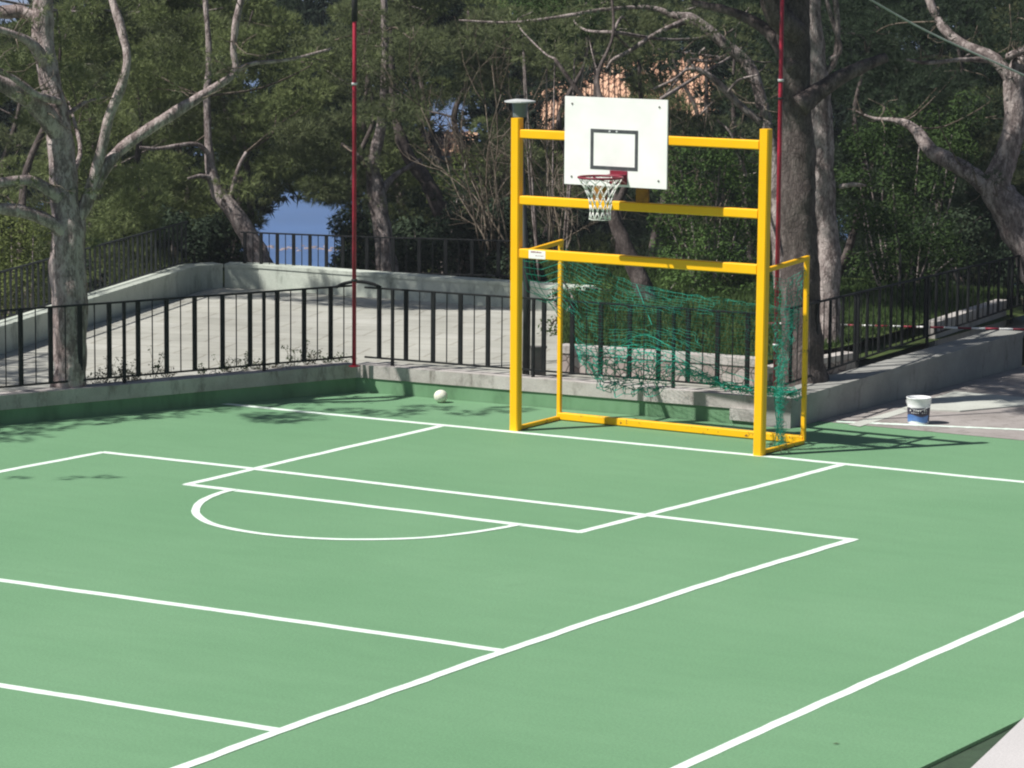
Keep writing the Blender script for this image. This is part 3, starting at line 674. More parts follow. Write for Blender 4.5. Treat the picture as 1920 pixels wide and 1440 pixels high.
c0 = Z(1009, 707, 0.3)
cb = empty('electric_cabinet', (c0[0], c0[1], 0.3), 'grey electric cabinet beside the lamp foot, between goalposts and railing', 'cabinet')
rx = Vector(_r).normalized(); fy = Vector((-rx.y, rx.x, 0))
def obox(m, c, hw, hd, z0, z1):
    c = Vector(c); q = [c-rx*hw-fy*hd, c+rx*hw-fy*hd, c+rx*hw+fy*hd, c-rx*hw+fy*hd]
    m.hexa([(p.x, p.y, z0) for p in q], [(p.x, p.y, z1) for p in q])
m = MB(); obox(m, (c0[0], c0[1], 0), 0.095, 0.06, 0.3, 0.66); m.build('body', M['box'], cb)
m = MB(); obox(m, (c0[0]-fy.x*0.064, c0[1]-fy.y*0.064, 0), 0.080, 0.003, 0.33, 0.63); m.build('door', M['box'], cb)
m = MB(); obox(m, (c0[0], c0[1], 0), 0.105, 0.07, 0.66, 0.675); m.build('lid', M['box'], cb)
A = PD(1590, -25, 37); B_ = PD(1745, 62, 37.5); D_ = PD(1960, 160, 38)
m = MB(); m.tube(crom([A, B_, D_, PD(2100, 240, 38.3)], 8), 0.011, 6)
tag(m.build('cable', M['cable'], smooth=True), 'thin pale cable slanting down across the top right trees', 'cable')
# striped barrier pole on the lawn side
b0, b1 = Z(1436, 606, 0.62), Z(2030, 620.5, 0.62)
br = empty('barrier_pole', b0, 'red and white striped horizontal barrier pole behind the right railing', 'barrier')
dv = Vector(b1-b0); dv.z = 0; Lb = dv.length; Lb_n = 23
for k in range(Lb_n):
    p = Vector(b0)+dv*(k/Lb_n); q = Vector(b0)+dv*((k+1)/Lb_n)
    m = MB(); m.tube([p, q], 0.014, 8); m.build('stripe', M['white'] if k % 2 == 1 else M['rim'], br, smooth=True)
for k in (0.02, 0.97):
    p = Vector(b0)+dv*k; m = MB(); m.tube([(p.x, p.y, -0.1), (p.x, p.y, p.z)], 0.02, 8); m.build('stand', M['box'], br)

# ------------------------------------------------------------------ bucket and ball
bc = Z(1713, 797, 0.0); bk = empty('paint_bucket', (bc[0]-0.0, bc[1]+0.13, 0), 'white plastic paint bucket with blue and dark label on the pavement', 'bucket')
bc = np.array([bc[0], bc[1]+0.13, 0.003])
m = MB(); m.lathe([(0.0, 0.0), (0.128, 0.0), (0.132, 0.01), (0.146, 0.245), (0.146, 0.255), (0.152, 0.27), (0.154, 0.325), (0.158, 0.328), (0.158, 0.34), (0.148, 0.34), (0.143, 0.30), (0.128, 0.03), (0.0, 0.03)], 32, bc); m.build('body', M['plastic'], bk, smooth=True)
def band(zlo, zhi, a0, a1, mat, nm, wav=0.0, off=0.0012):
    m = MB(); vs = []; n = 24
    for k in range(n+1):
        a = a0+(a1-a0)*k/n; zl = zlo+wav*math.sin(3*a); zh = zhi+wav*math.sin(3*a+1)
        for z in (zl, zh):
            r = 0.132+(z-0.01)/(0.235)*0.014+off; vs.append((bc[0]+r*math.cos(a), bc[1]+r*math.sin(a), z+0.003))
    m.add(vs, [(2*k, 2*k+2, 2*k+3, 2*k+1) for k in range(n)]); return m.build(nm, mat, bk, smooth=True)
cd = math.atan2(CAM[1]-bc[1], CAM[0]-bc[0])
band(0.045, 0.215, cd-1.45, cd+1.35, M['labeldark'], 'label')
band(0.035, 0.115, cd-1.50, cd+1.0, M['labelblue'], 'label_stripe', 0.014, 0.0022)
m = MB(); rr = random.Random(2); vs = []
for k in range(9):
    a = cd-0.8+k*0.19; 
    for z0_, hh in ((0.172, 0.018), (0.148, 0.008)):
        if rr.random() < 0.2: continue
        r = 0.1455; da = rr.uniform(0.03, 0.06)
        o = [(bc[0]+r*math.cos(a+s*da), bc[1]+r*math.sin(a+s*da), z0_+t_*hh+0.003) for s, t_ in ((-1, 0), (1, 0), (1, 1), (-1, 1))]
        m.add(o, [(0, 1, 2, 3)])
m.build('label_print', M['white'], bk)
m = MB(); m.tube([(bc[0]+0.16*math.cos(a), bc[1]+0.16*math.sin(a), bc[2]+0.30-0.10*math.sin(a-cd+1.2 if False else max(0, 0)) - 0.11*max(0, math.cos(a-cd))) for a in np.linspace(cd-1.6, cd+1.6, 17)], 0.0028, 6); m.build('handle', M['lampcap'], bk, smooth=True)
bk.scale = (0.93, 0.93, 0.92)

ball_c = np.array([-3.52, 1.40, 0.092])
import bmesh
bm = bmesh.new(); bmesh.ops.create_icosphere(bm, subdivisions=4, radius=0.084)
ph = (1+5**0.5)/2; ic = [Vector(v).normalized() for v in ((0, 1, ph), (0, -1, ph), (0, 1, -ph), (0, -1, -ph), (1, ph, 0), (-1, ph, 0), (1, -ph, 0), (-1, -ph, 0), (ph, 0, 1), (-ph, 0, 1), (ph, 0, -1), (-ph, 0, -1))]
for v in bm.verts:      # sunken seams between the panels, slightly soft ball
    d = v.co.normalized(); a = sorted([d.dot(i) for i in ic], reverse=True); s = a[0]-a[1]
    v.co = d*(0.084-0.003*max(0, 1-s/0.03)); v.co.z *= 0.93 if v.co.z > 0 else 0.92
me = bpy.data.meshes.new('ball'); bm.to_mesh(me); bm.free(); me.materials.append(M['ball'])
for p in me.polygons: p.use_smooth = True
o = bpy.data.objects.new('ball', me); C.objects.link(o); o.location = (ball_c[0], ball_c[1], 0.0775)
tag(o, 'cream handball lying on the court by the green back wall', 'ball')
def fleaf(px, py, rot, s, label):
    p = Z(px, py, 0); m = MB(); c_, s_ = math.cos(rot)*s, math.sin(rot)*s
    m.add([(-c_, -s_, 0.006), (s_*0.35, -c_*0.35, 0.014), (c_, s_, 0.008), (-s_*0.35, c_*0.35, 0.012)], [(0, 1, 2, 3)])
    m.add([(-c_, -s_, 0.0045), (s_*0.35, -c_*0.35, 0.0125), (c_, s_, 0.0065), (-s_*0.35, c_*0.35, 0.0105)], [(3, 2, 1, 0)])
    m.v = [(v[0]+p[0], v[1]+p[1], v[2]) for v in m.v]
    tag(m.build('fallen_leaf', M['dry'], loc=(p[0], p[1], 0)), label, 'leaf')
fleaf(1568, 1396, 0.6, 0.028, 'tiny dry leaf on the court near the bottom right')

# ------------------------------------------------------------------ foliage machinery
def needles(c, r, nt_, nn, L, Wd, rng, flat=0.55, up=0.45):
    c = np.asarray(c); d = unit(rng, nt_); rad = r*rng.uniform(0.35, 1.0, nt_)**0.6
    tp_ = c+d*rad[:, None]*[1, 1, flat]
    ax = d+np.array([0, 0, up])+rng.normal(0, 0.3, (nt_, 3)); ax /= np.linalg.norm(ax, axis=1)[:, None]
    tp_ = np.repeat(tp_, nn, 0); ax = np.repeat(ax, nn, 0); n = len(tp_)
    dd = ax+unit(rng, n)*0.85; dd /= np.linalg.norm(dd, axis=1)[:, None]
    sd = np.cross(dd, unit(rng, n)); sd /= np.linalg.norm(sd, axis=1)[:, None]
    ln = L*rng.uniform(0.6, 1.2, n)[:, None]; st_ = tp_+dd*0.01
    return np.stack([st_-sd*Wd/2, st_+sd*Wd/2, st_+dd*ln], 1)
def leaves(c, r, nl_, s, rng, flat=0.8):
    d = unit(rng, nl_); p = np.asarray(c)+d*(r*rng.uniform(0.2, 1, nl_)**0.5)[:, None]*[1, 1, flat]
    a = unit(rng, nl_); nrm = d*0.6+np.array([0, 0, 0.6])+rng.normal(0, 0.5, (nl_, 3)); b = np.cross(nrm, a); b /= np.linalg.norm(b, axis=1)[:, None]
    a = np.cross(b, nrm); a /= np.linalg.norm(a, axis=1)[:, None]; sz = (s*rng.uniform(0.6, 1.3, nl_))[:, None]
    t1 = np.stack([p-a*sz, p+b*sz*0.45, p+a*sz], 1); t2 = np.stack([p-a*sz, p+a*sz, p-b*sz*0.45], 1)
    return np.concatenate([t1, t2])

# openings where the photograph looks through to the sea or to the roofs
GAPS = [(552, 452, 70, 56, 0.80), (850, 208, 10, 20, 0.55), (15, 0, 36, 10, 0.8), (826, 272, 40, 20, 0.65), (1028, 216, 34, 28, 0.5), (1132, 156, 38, 16, 0.5), (1300, 150, 46, 54, 0.5), (1700, 590, 0, 0, 0)]
def blocked(P, r=0.4):
    x, y, z = proj(P)
    if z < 41: return False
    for a, b, c_, d, k in GAPS:
        if c_ == 0: continue
        m = r*F/z*k
        if ((x-a)/(c_+m))**2+((y-b)/(d+m))**2 < 1: return True
    return False

def branch_mesh(m, nodes, n=8, k=4, rough=0.12, seed=0):
    """nodes: (px, py, depth, width_px)"""
    P = crom([(*PD(a, b, c_), w_/2*c_/F) for a, b, c_, w_ in nodes], k)
    m.tube([p[:3] for p in P], [max(p[3], 0.002) for p in P], n, rough=rough, seed=seed)
    return P

def pine(name, label, nodes, limbs=(), clumps=(), bark='barkM', leaf='pineA', group=None, extra=None, nt_=60, nn=9, L=0.11, Wd=0.011, seed=1, twigs=0.3, sprigs=0, ch='crown', n=12, ground=None, cat='tree', flat=0.55):
    """trunk nodes first = foot. limbs: node lists. clumps: (point, radius)"""
    foot = PD(*nodes[0][:3]); root = empty(name, foot, label, cat, group)
    m = MB(); TP = branch_mesh(m, nodes, n, 10, 0.20, seed)
    trunk_mb = m
    for i, l in enumerate(limbs):
        m = MB(); branch_mesh(m, l, 9, 8, 0.22, seed+i); m.build('limb', M[bark], root, smooth=True, loc=PD(*l[0][:3]))
    rg = np.random.default_rng(seed); V = []; tm = MB()
    nodes3 = [PD(*q[:3]) for q in nodes]+[PD(*q[:3]) for l in limbs for q in l]
    for c_, r in clumps:
        c_ = np.asarray(c_, float)
        V.append(needles(c_, r, int(nt_*(r/0.4)**1.6*(2.2 if c_[2] > 5 else 1)), nn, L*(1.2 if c_[2] > 5 else 1), Wd*(1.5 if c_[2] > 5 else 1), rg, flat))
        if rg.random() < twigs:
            q = min(nodes3, key=lambda a: np.linalg.norm(a-c_)+max(0, a[2]-c_[2]))
            mid = (q+c_)/2+rg.normal(0, 0.12, 3)+[0, 0, -0.1]
            l_ = np.linalg.norm(c_-q)
            if l_ > 3: continue
            P = crom([q, mid, c_+[0, 0, -0.05], c_+rg.normal(0, 0.15, 3)], 4); nP = len(P)
            tm.tube(P, [0.006+0.008*l_*(1-i/nP) for i in range(nP)], 5)
    pr = random.Random(seed*7)
    for l in list(limbs)*1:
        for _ in range(sprigs):
            k = pr.randrange(1, len(l)); f_ = pr.random(); a, b = PD(*l[k-1][:3]), PD(*l[k][:3]); p = a+(b-a)*f_; ln = pr.uniform(0.15, 0.6)
            d_ = Vector((pr.gauss(0, 1), pr.gauss(0, 1), pr.gauss(0.2, .8))).normalized(); q = [Vector(p)]
            for _k in range(4): d_ = (d_+Vector((pr.gauss(0, .3), pr.gauss(0, .3), pr.gauss(0, .3)))).normalized(); q.append(q[-1]+d_*ln/4)
            tm.tube(q, [0.010, 0.008, 0.006, 0.004, 0.002], 5)
            if pr.random() < 0.45: V.append(needles(np.array(q[-1]), 0.10, 9, 9, 0.10, 0.010, rg, 0.7))
    if V: tri_mesh(ch, np.concatenate(V), M[leaf], root)
    if tm.v: trunk_mb.add(tm.v, tm.f, 1)
    trunk_mb.build('trunk', [M[bark], M['twig' if bark != 'barkD' else 'barkM']], root, smooth=True, loc=foot)
    return root

def cl_px(lst, D, sp, rg, r=(0.3, 0.5), k=1):
    """foliage pads from (px, py) spots at depth about D"""
    out = []
    for (x, y) in lst:
        for _ in range(k):
            p = PD(x+rg.normal(0, 22), y+rg.normal(0, 16), D+rg.uniform(-sp, sp))
            if not blocked(p, r[1]): out.append((p, rg.uniform(*r)))
    return out
def cl_shadow(lst, rg, r=(0.25, 0.4), zg=0.0):
    """pads above the frame placed where their shade falls on the spots the photo shows shaded"""
    out = []
    for (px, py, h) in lst:
        P = Z(px, py, zg); out.append((P+SUN/SUN[2]*(h-zg), rg.uniform(*r)))
    return out
def cl_ball(c, R3, n, rg, r=(0.35, 0.55)):
    c = np.asarray(c); d = unit(rg, n)*(rg.uniform(0.15, 1, n)**0.45)[:, None]
    return [(c+d_*R3, rg.uniform(*r)) for d_ in d]

rg = np.random.default_rng(21)
DL = 37.6
dl = (Z(130, 726, 0.33)-CAM)@_f
# --- the big pine on the left
limbs = [
    [(108, 225, dl, 12), (140, 205, dl+.3, 9), (165, 190, dl+.4, 6), (200, 182, dl+.5, 3)],
    [(120, 350, dl, 12), (150, 290, dl+.4, 9), (140, 230, dl+.6, 6), (128, 190, dl+.7, 3)],
    [(132, 430, dl, 30), (165, 370, dl, 26), (188, 290, dl-.1, 22), (206, 215, dl-.2, 20), (228, 160, dl-.3, 18), (238, 110, dl-.3, 15), (226, 50, dl-.2, 17), (200, -30, dl-.1, 13)],
    [(170, 372, dl, 24), (196, 318, dl, 24), (228, 278, dl+.1, 23), (290, 235, dl+.2, 22), (345, 200, dl+.3, 20), (400, 165, dl+.5, 17), (440, 135, dl+.6, 12), (438, 90, dl+.6, 12), (445, 30, dl+.6, 14), (460, -30, dl+.6, 10)],
    [(118, 262, dl, 40), (85, 215, dl-.2, 38), (45, 180, dl-.4, 34), (-10, 152, dl-.6, 32), (-90, 120, dl-.9, 26)],
    [(125, 388, dl, 30), (95, 358, dl-.2, 24), (50, 338, dl-.4, 20), (-10, 344, dl-.6, 18), (-80, 350, dl-.9, 14)],
    [(132, 455, dl, 30), (100, 420, dl-.2, 26), (50, 398, dl-.4, 24), (-10, 390, dl-.6, 20), (-90, 380, dl-.9, 14)],
    [(90, 130, dl, 26), (62, 85, dl-.3, 20), (20, 62, dl-.5, 14), (-40, 45, dl-.7, 12)],
    [(112, 190, dl-.2, 14), (70, 178, dl-.6, 13), (30, 150, dl-.8, 11), (-20, 120, dl-1, 9)],
    [(432, 140, dl+.6, 12), (470, 120, dl+.7, 8), (540, 112, dl+.9, 6), (620, 92, dl+1.1, 5)],
    [(75, 40, dl, 22), (40, 22, dl, 26), (0, 22, dl, 24), (-50, 10, dl, 18)],
]
cl = cl_shadow([(60, 790, 5.5), (140, 778, 5.7), (260, 770, 5.9), (330, 764, 6.0), (420, 762, 6.0), (520, 786, 5.9), (590, 770, 6.2), (660, 770, 6.1), (730, 775, 6.4), (800, 765, 6.4), (880, 775, 6.5), (950, 768, 6.6)], rg, (0.2, 0.34))
cl += cl_shadow([(20, 690, 6.5), (60, 700, 6.4), (-30, 700, 6.4), (60, 670, 7), (0, 720, 6.1), (-60, 680, 7), (90, 715, 6.2)], rg, (0.45, 0.6), 0.3)
cl += cl_shadow([(30, 897, 5.6), (130, 896, 5.8), (200, 893, 5.8)], rg, (0.08, 0.12))
cl += cl_shadow([(20, 806, 5.6), (90, 800, 5.6), (180, 790, 5.7), (230, 782, 6.2), (300, 776, 5.8), (20, 820, 6.4), (100, 780, 6.6), (500, 780, 6.0), (540, 784, 6.2)], rg, (0.3, 0.42))
pine('pine_tree', 'large forked pine with pale mottled bark at the left behind the railing', [(128, 730, dl, 66), (132, 690, dl, 62), (130, 600, dl, 66), (126, 500, dl, 66), (130, 440, dl, 64), (122, 380, dl, 56), (118, 320, dl, 50), (113, 262, dl, 46), (104, 200, dl, 42), (88, 130, dl, 40), (80, 60, dl, 40), (80, 0, dl, 40), (74, -80, dl+.1, 36), (60, -200, dl+.2, 26)],
     limbs, cl, 'barkL', 'pineA', sprigs=9, seed=3, n=20, twigs=0.25, nt_=38)

# --- middle trunks
d1 = (Z(1500, 738, 0.3)-CAM)@_f+0.1
upper = [c for c in cl_ball((-0.6, 2.3, 7.7), (2.6, 2.4, 1.3), 46, rg, (0.4, 0.6)) if c[0][2] > 6.3]
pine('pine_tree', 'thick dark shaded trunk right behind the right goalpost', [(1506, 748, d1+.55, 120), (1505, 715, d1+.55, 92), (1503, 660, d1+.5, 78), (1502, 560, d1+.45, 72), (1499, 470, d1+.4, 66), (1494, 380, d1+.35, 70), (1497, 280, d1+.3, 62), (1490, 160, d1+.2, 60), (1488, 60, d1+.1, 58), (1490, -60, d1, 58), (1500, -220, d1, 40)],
     [[(1500, 200, d1, 44), (1545, 165, d1+.1, 34), (1600, 132, d1+.2, 28), (1660, 108, d1+.4, 20)], [(1492, 60, d1, 50), (1455, 30, d1-.2, 46), (1440, -30, d1-.3, 40)], [(1488, 130, d1, 30), (1440, 60, d1+.3, 24), (1380, 25, d1+.6, 18), (1300, 5, d1+.9, 12)]],
     upper, 'barkD', 'pineC', seed=5, n=20, twigs=0.4, nt_=42)
d2 = (Z(1560, 690, 0.3)-CAM)@_f+0.4
upper = [c for c in cl_ball((0.1, 4.7, 8.0), (2.3, 2.6, 1.4), 32, rg, (0.4, 0.6)) if c[0][2] > 6.4]
pine('pine_tree', 'slim pale mottled trunk just right of the thick dark one', [(1560, 700, d2, 60), (1557, 640, d2, 46), (1552, 555, d2, 46), (1553, 470, d2, 44), (1545, 380, d2, 44), (1540, 310, d2, 46), (1540, 230, d2, 46), (1530, 130, d2, 44), (1522, 60, d2, 40), (1518, -10, d2, 38), (1515, -120, d2, 30)],
     [[(1545, 140, d2, 14), (1566, 110, d2, 12), (1570, 40, d2, 10), (1562, -30, d2, 9)], [(1575, 350, d2, 10), (1600, 346, d2-.1, 8), (1625, 348, d2-.1, 6)], [(1556, 112, d2, 12), (1575, 90, d2, 9), (1555, 20, d2, 9), (1545, -20, d2, 9)]],
     upper, 'barkM', 'pineC', seed=6, n=16, twigs=0.3, nt_=40)
d3 = 46.5
sidecl = cl_px([(1690, 60), (1760, 40), (1830, 60), (1880, 110), (1640, 40), (1900, 40), (1760, 130), (1700, 160), (1830, 190), (1660, 210), (1900, 200)], d3+1.2, 1.0, rg, (0.3, 0.45), 2)
upper = [c for c in cl_ball((2.9, 8.2, 8.4), (2.4, 2.4, 1.5), 42, rg, (0.4, 0.6)) if c[0][2] > 6.6]
pine('pine_tree', 'V-shaped mottled pine trunk at the right edge above the railing', [(2010, 640, d3, 110), (1975, 540, d3, 100), (1935, 455, d3, 88), (1890, 385, d3, 70), (1868, 350, d3, 60), (1888, 290, d3, 44), (1905, 220, d3, 42), (1900, 160, d3, 40), (1922, 110, d3, 36), (1990, 20, d3, 30), (2020, -120, d3, 24)],
     [[(1880, 372, d3, 48), (1845, 345, d3, 38), (1805, 315, d3+.2, 32), (1750, 285, d3+.5, 30), (1712, 240, d3+.8, 20), (1680, 226, d3+1, 11), (1640, 222, d3+1.1, 6), (1605, 208, d3+1.2, 2)],
      [(1905, 165, d3, 26), (1865, 112, d3, 24), (1800, 80, d3+.2, 20), (1760, 40, d3+.4, 17), (1735, -20, d3+.5, 14)],
      [(1850, 112, d3, 12), (1800, 112, d3-.2, 8), (1740, 118, d3-.3, 7), (1700, 112, d3-.4, 5)],
      [(1905, 100, d3, 16), (1892, 105, d3-.2, 13), (1925, 92, d3-.3, 14)]],
     sidecl+upper+cl_px([(1840, 330), (1780, 250), (1810, 290), (1740, 320), (1880, 60), (1850, 140), (1770, 90), (1720, 50), (1900, 30)], d3-.5, .25, rg, (0.12, 0.22), 1), 'barkM', 'pineC', sprigs=9, seed=8, n=16, twigs=0.4, nt_=46)
# leaning trunks beyond the parapet
d4 = 51.5
upper = [c for c in cl_ball((-12.4, 4.2, 7.2), (2.2, 1.3, 0.6), 0, rg, (0.3, 0.5))]
upper = cl_shadow([(640, 565, 6.2), (700, 570, 6.2), (760, 572, 6.3), (820, 573, 6.2), (880, 573, 6.4), (940, 574, 6.5), (720, 562, 6.9), (860, 566, 6.9), (1000, 575, 6.5), (580, 557, 6.6), (430, 540, 6.5), (470, 530, 6.7), (400, 530, 6.6), (800, 560, 7.0), (940, 562, 7.0), (450, 552, 6.8)], rg, (0.5, 0.7), 0.3)
lc = cl_px([(300, 40), (360, 60), (420, 100), (330, 120), (380, 170), (300, 190), (480, 60), (540, 110), (470, 170), (350, 250), (420, 330), (300, 320), (250, 130), (520, 200)], d4+0.8, 0.8, rg, (0.3, 0.5), 2)
pine('pine_tree', 'leaning slender pine whose foot stands beside the sea gap', [(505, 560, d4, 52), (492, 500, d4, 44), (470, 450, d4, 38), (440, 400, d4, 34), (408, 358, d4, 28), (394, 310, d4, 20), (390, 250, d4, 14), (388, 180, d4, 14), (392, 100, d4, 12), (385, 0, d4, 10), (375, -150, d4, 8)],
     [[(400, 335, d4, 12), (375, 330, d4-.2, 8), (352, 335, d4-.3, 5)], [(394, 290, d4, 10), (365, 270, d4-.2, 8), (300, 278, d4-.4, 7), (262, 277, d4-.5, 6)], [(430, 385, d4, 10), (445, 320, d4, 8), (462, 285, d4, 6)]],
     upper+lc, 'barkM', 'pineB', seed=12, n=12, nt_=90, flat=0.42, twigs=0.15)
d5 = 53.0
lc = cl_px([(600, 60), (680, 40), (740, 80), (640, 130), (720, 150), (780, 120), (660, 220), (740, 230), (590, 250), (800, 60), (560, 300), (640, 300), (700, 360), (620, 350), (790, 200), (560, 230)], d5-0.6, 1.0, rg, (0.3, 0.45), 2)
pine('pine_tree', 'grey pine trunk just right of the red corner pole', [(738, 560, d5, 50), (726, 500, d5, 42), (716, 430, d5, 36), (704, 350, d5, 32), (700, 300, d5, 24), (712, 250, d5, 20), (720, 180, d5, 16), (722, 60, d5, 14), (715, -100, d5, 10)],
     [[(708, 370, d5, 18), (740, 330, d5+.2, 12), (790, 300, d5+.4, 9)], [(704, 340, d5, 14), (680, 300, d5-.2, 10), (640, 270, d5-.3, 7)]], lc, 'barkM', 'pineA', seed=13, n=12, nt_=90, flat=0.42, twigs=0.15)
d5b = 55.0
lc = cl_px([(850, 330), (880, 380), (820, 400), (800, 350), (860, 440), (790, 440), (920, 400), (900, 460)], d5b+.6, .8, rg, (0.3, 0.45), 2)
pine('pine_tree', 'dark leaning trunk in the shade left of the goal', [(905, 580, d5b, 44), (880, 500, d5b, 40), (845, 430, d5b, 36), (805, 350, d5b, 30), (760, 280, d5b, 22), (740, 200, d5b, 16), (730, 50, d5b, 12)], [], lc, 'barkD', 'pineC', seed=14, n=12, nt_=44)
# diagonal trunk behind the goal net
d6 = 46.6
lc = cl_px([(1180, 60), (1090, 90), (1120, 20), (1040, 60), (980, 30), (1000, 110), (930, 80), (1220, 30), (1330, 40), (1390, 60), (1390, 180), (1200, 90)], d6+2, 1.2, rg, (0.3, 0.45), 2)
upper = [c for c in cl_ball((-3.6, 6.2, 7.6), (2.2, 2.2, 1.2), 34, rg, (0.4, 0.6)) if c[0][2] > 6.2]
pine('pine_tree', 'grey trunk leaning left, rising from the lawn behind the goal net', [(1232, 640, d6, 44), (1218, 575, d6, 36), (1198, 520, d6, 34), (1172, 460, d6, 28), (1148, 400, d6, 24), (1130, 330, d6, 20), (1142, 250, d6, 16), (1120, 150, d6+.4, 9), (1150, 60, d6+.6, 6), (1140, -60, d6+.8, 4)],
     [[(1150, 400, d6, 14), (1195, 300, d6, 12), (1225, 220, d6, 10), (1240, 185, d6, 7)], [(1142, 240, d6, 12), (1090, 180, d6, 9), (1040, 110, d6, 6)]], lc+upper, 'barkD', 'pineA', seed=15, n=12, nt_=80, flat=0.42, twigs=0.15)
# bare forked pine over the backboard
d7 = 48.0
lc = cl_px([(1390, 250), (1340, 270), (1300, 300), (1390, 330), (1420, 60), (1350, 20), (1250, 20), (1420, 200)], d7+2.0, 1.0, rg, (0.3, 0.45), 2)
pine('pine_tree', 'half bare pine whose grey branches arch over the backboard', [(1470, 600, d7, 33.1), (1462, 480, d7, 30.2), (1455, 380, d7, 25.9), (1448, 290, d7, 24.5), (1430, 200, d7, 23.0), (1405, 125, d7, 21.6), (1350, 75, d7, 20.2), (1300, 38, d7, 21.6), (1262, 28, d7, 13.0), (1215, 14, d7, 8.6), (1130, 18, d7-.2, 7.2), (1060, 30, d7-.3, 6.5), (960, 42, d7-.4, 5.0), (860, 38, d7-.5, 3.6)],
     [[(1290, 38, d7, 15.8), (1262, 48, d7-.2, 9.4), (1225, 66, d7-.3, 8.6), (1180, 96, d7-.4, 7.9), (1150, 112, d7-.5, 6.5), (1138, 128, d7-.5, 4.3)],
      [(1440, 240, d7, 14.4), (1385, 195, d7-.1, 13.7), (1350, 160, d7-.2, 13.0), (1320, 135, d7-.3, 10.1), (1290, 130, d7-.3, 6.5), (1262, 150, d7-.4, 5.0), (1222, 168, d7-.4, 3.6)],
      [(1318, 140, d7-.3, 7.2), (1290, 112, d7-.3, 5.8), (1330, 115, d7-.3, 6.5), (1362, 104, d7-.4, 5.0)],
      [(1365, 172, d7-.2, 5.8), (1385, 150, d7-.3, 4.3), (1422, 140, d7-.4, 3.6)],
      [(1322, 90, d7, 5.8), (1300, 112, d7, 5.0), (1262, 160, d7, 4.3), (1240, 188, d7, 3.6)],
      [(1400, 330, d7, 5.8), (1385, 290, d7-.1, 5.8), (1370, 250, d7-.2, 4.3), (1345, 225, d7-.2, 3.6)]],
     lc+cl_px([(1300, 60), (1380, 90), (1200, 40), (1440, 190), (1345, 70), (1250, 60), (1420, 130), (1100, 40), (1000, 60), (1385, 300), (1430, 320), (1160, 120)], d7-.5, .2, rg, (0.12, 0.24), 1), 'barkM', 'pineC', sprigs=9, seed=17, n=12, nt_=44)

# --- pines massed down the slope behind everything
regions = [
    ('bright green pine crown below the terrace, beyond the big left pine', 'pines beyond the left parapet', [(-60, 55, 'pineB'), (60, 50, 'pineB'), (160, 58, 'pineB'), (260, 54, 'pineA'), (330, 61, 'pineB'), (20, 64, 'pineA'), (200, 68, 'pineA')]),
    ('green pine crown on the slope between the leaning pine and the goal', 'pines above the sea gap', [(430, 60, 'pineB'), (452, 58, 'pineB'), (672, 62, 'pineA'), (680, 59, 'pineB'), (770, 64, 'pineA'), (860, 61, 'pineA'), (940, 66, 'pineB'), (668, 70, 'pineC'), (820, 72, 'pineC')]),
    ('dark green pine crown on the slope behind the goal and backboard', 'pines behind the goal', [(1040, 60, 'pineA'), (1130, 64, 'pineB'), (1230, 61, 'pineA'), (1310, 66, 'pineA'), (1400, 58, 'pineC'), (1180, 72, 'pineC'), (1340, 74, 'pineC')]),
    ('dark pine crown behind the right hand railing', 'pines at the far right', [(1600, 54, 'pineC'), (1690, 57, 'pineC'), (1780, 55, 'pineC'), (1870, 58, 'pineA'), (1960, 55, 'pineA'), (1650, 64, 'pineC'), (1830, 66, 'pineC')]),
]
sd = 100
for lab, grp, lst in regions:
    for (px, D, leaf) in lst:
        sd += 1; rg2 = np.random.default_rng(sd); px_m = F/D
        ctr = PD(px, 330, D); zg = terr(ctr[0], ctr[1])
        cls = []
        for _ in range(88):
            a = rg2.uniform(0, 2*math.pi); rr_ = 2.0*math.sqrt(rg2.uniform(0, 1)); z = rg2.uniform(-2.4, 5.3)
            rr_ *= 1.0
            p = np.array([ctr[0]+rr_*math.cos(a), ctr[1]+rr_*math.sin(a), z])
            x, y, dd = proj(p)
            if y > 620 or blocked(p, 0.5): continue
            # ragged density: keep pads in drifts
            if noise.noise(Vector((p[0]*0.5+sd, p[1]*0.5, p[2]*0.75))) < -0.04: continue
            cls.append((p, rg2.uniform(0.34, 0.62)))
        lean = rg2.uniform(-40, 40); w_ = rg2.uniform(12, 20)
        pf = PD(px-lean, 0, D); pf[2] = zg; fx, fy_, fD = proj(pf)
        wv = [rg2.uniform(-26, 26) for _ in range(4)]
        nodes = [(fx, fy_, fD, w_*1.4), (px-lean*0.4+wv[0], min(fy_-60, 480), D, w_), (px+wv[1], 330, D+.2, w_*0.8), (px+wv[2]+lean*0.4, 220, D+.3, w_*0.6), (px+lean+wv[3], 110, D+.4, w_*0.35), (px+lean*1.3, 20, D+.4, w_*0.15)]
        pine('pine_tree', lab, nodes, [], cls, 'barkD', leaf, group=grp, seed=sd, n=9, nt_=120, nn=8, L=0.12, Wd=0.013, twigs=0.10, flat=0.42)

# far-off wood lower on the hillside, one mass
rg3 = np.random.default_rng(77); V = []
for _ in range(900):
    D = rg3.uniform(78, 115); px = rg3.uniform(-250, 2170); py = rg3.uniform(-60, 640); p = PD(px, py, D)
    if p[2] < terr(p[0], p[1])-0.5 or blocked(p, 1.3): continue
    V.append(needles(p, rg3.uniform(0.9, 1.4), 130, 7, 0.34, 0.07, rg3, 0.7))
tag(tri_mesh('distant_wood', np.concatenate(V), M['woodfar']), 'dark pine wood low on the hillside behind all the trees', 'wood', kind='stuff')

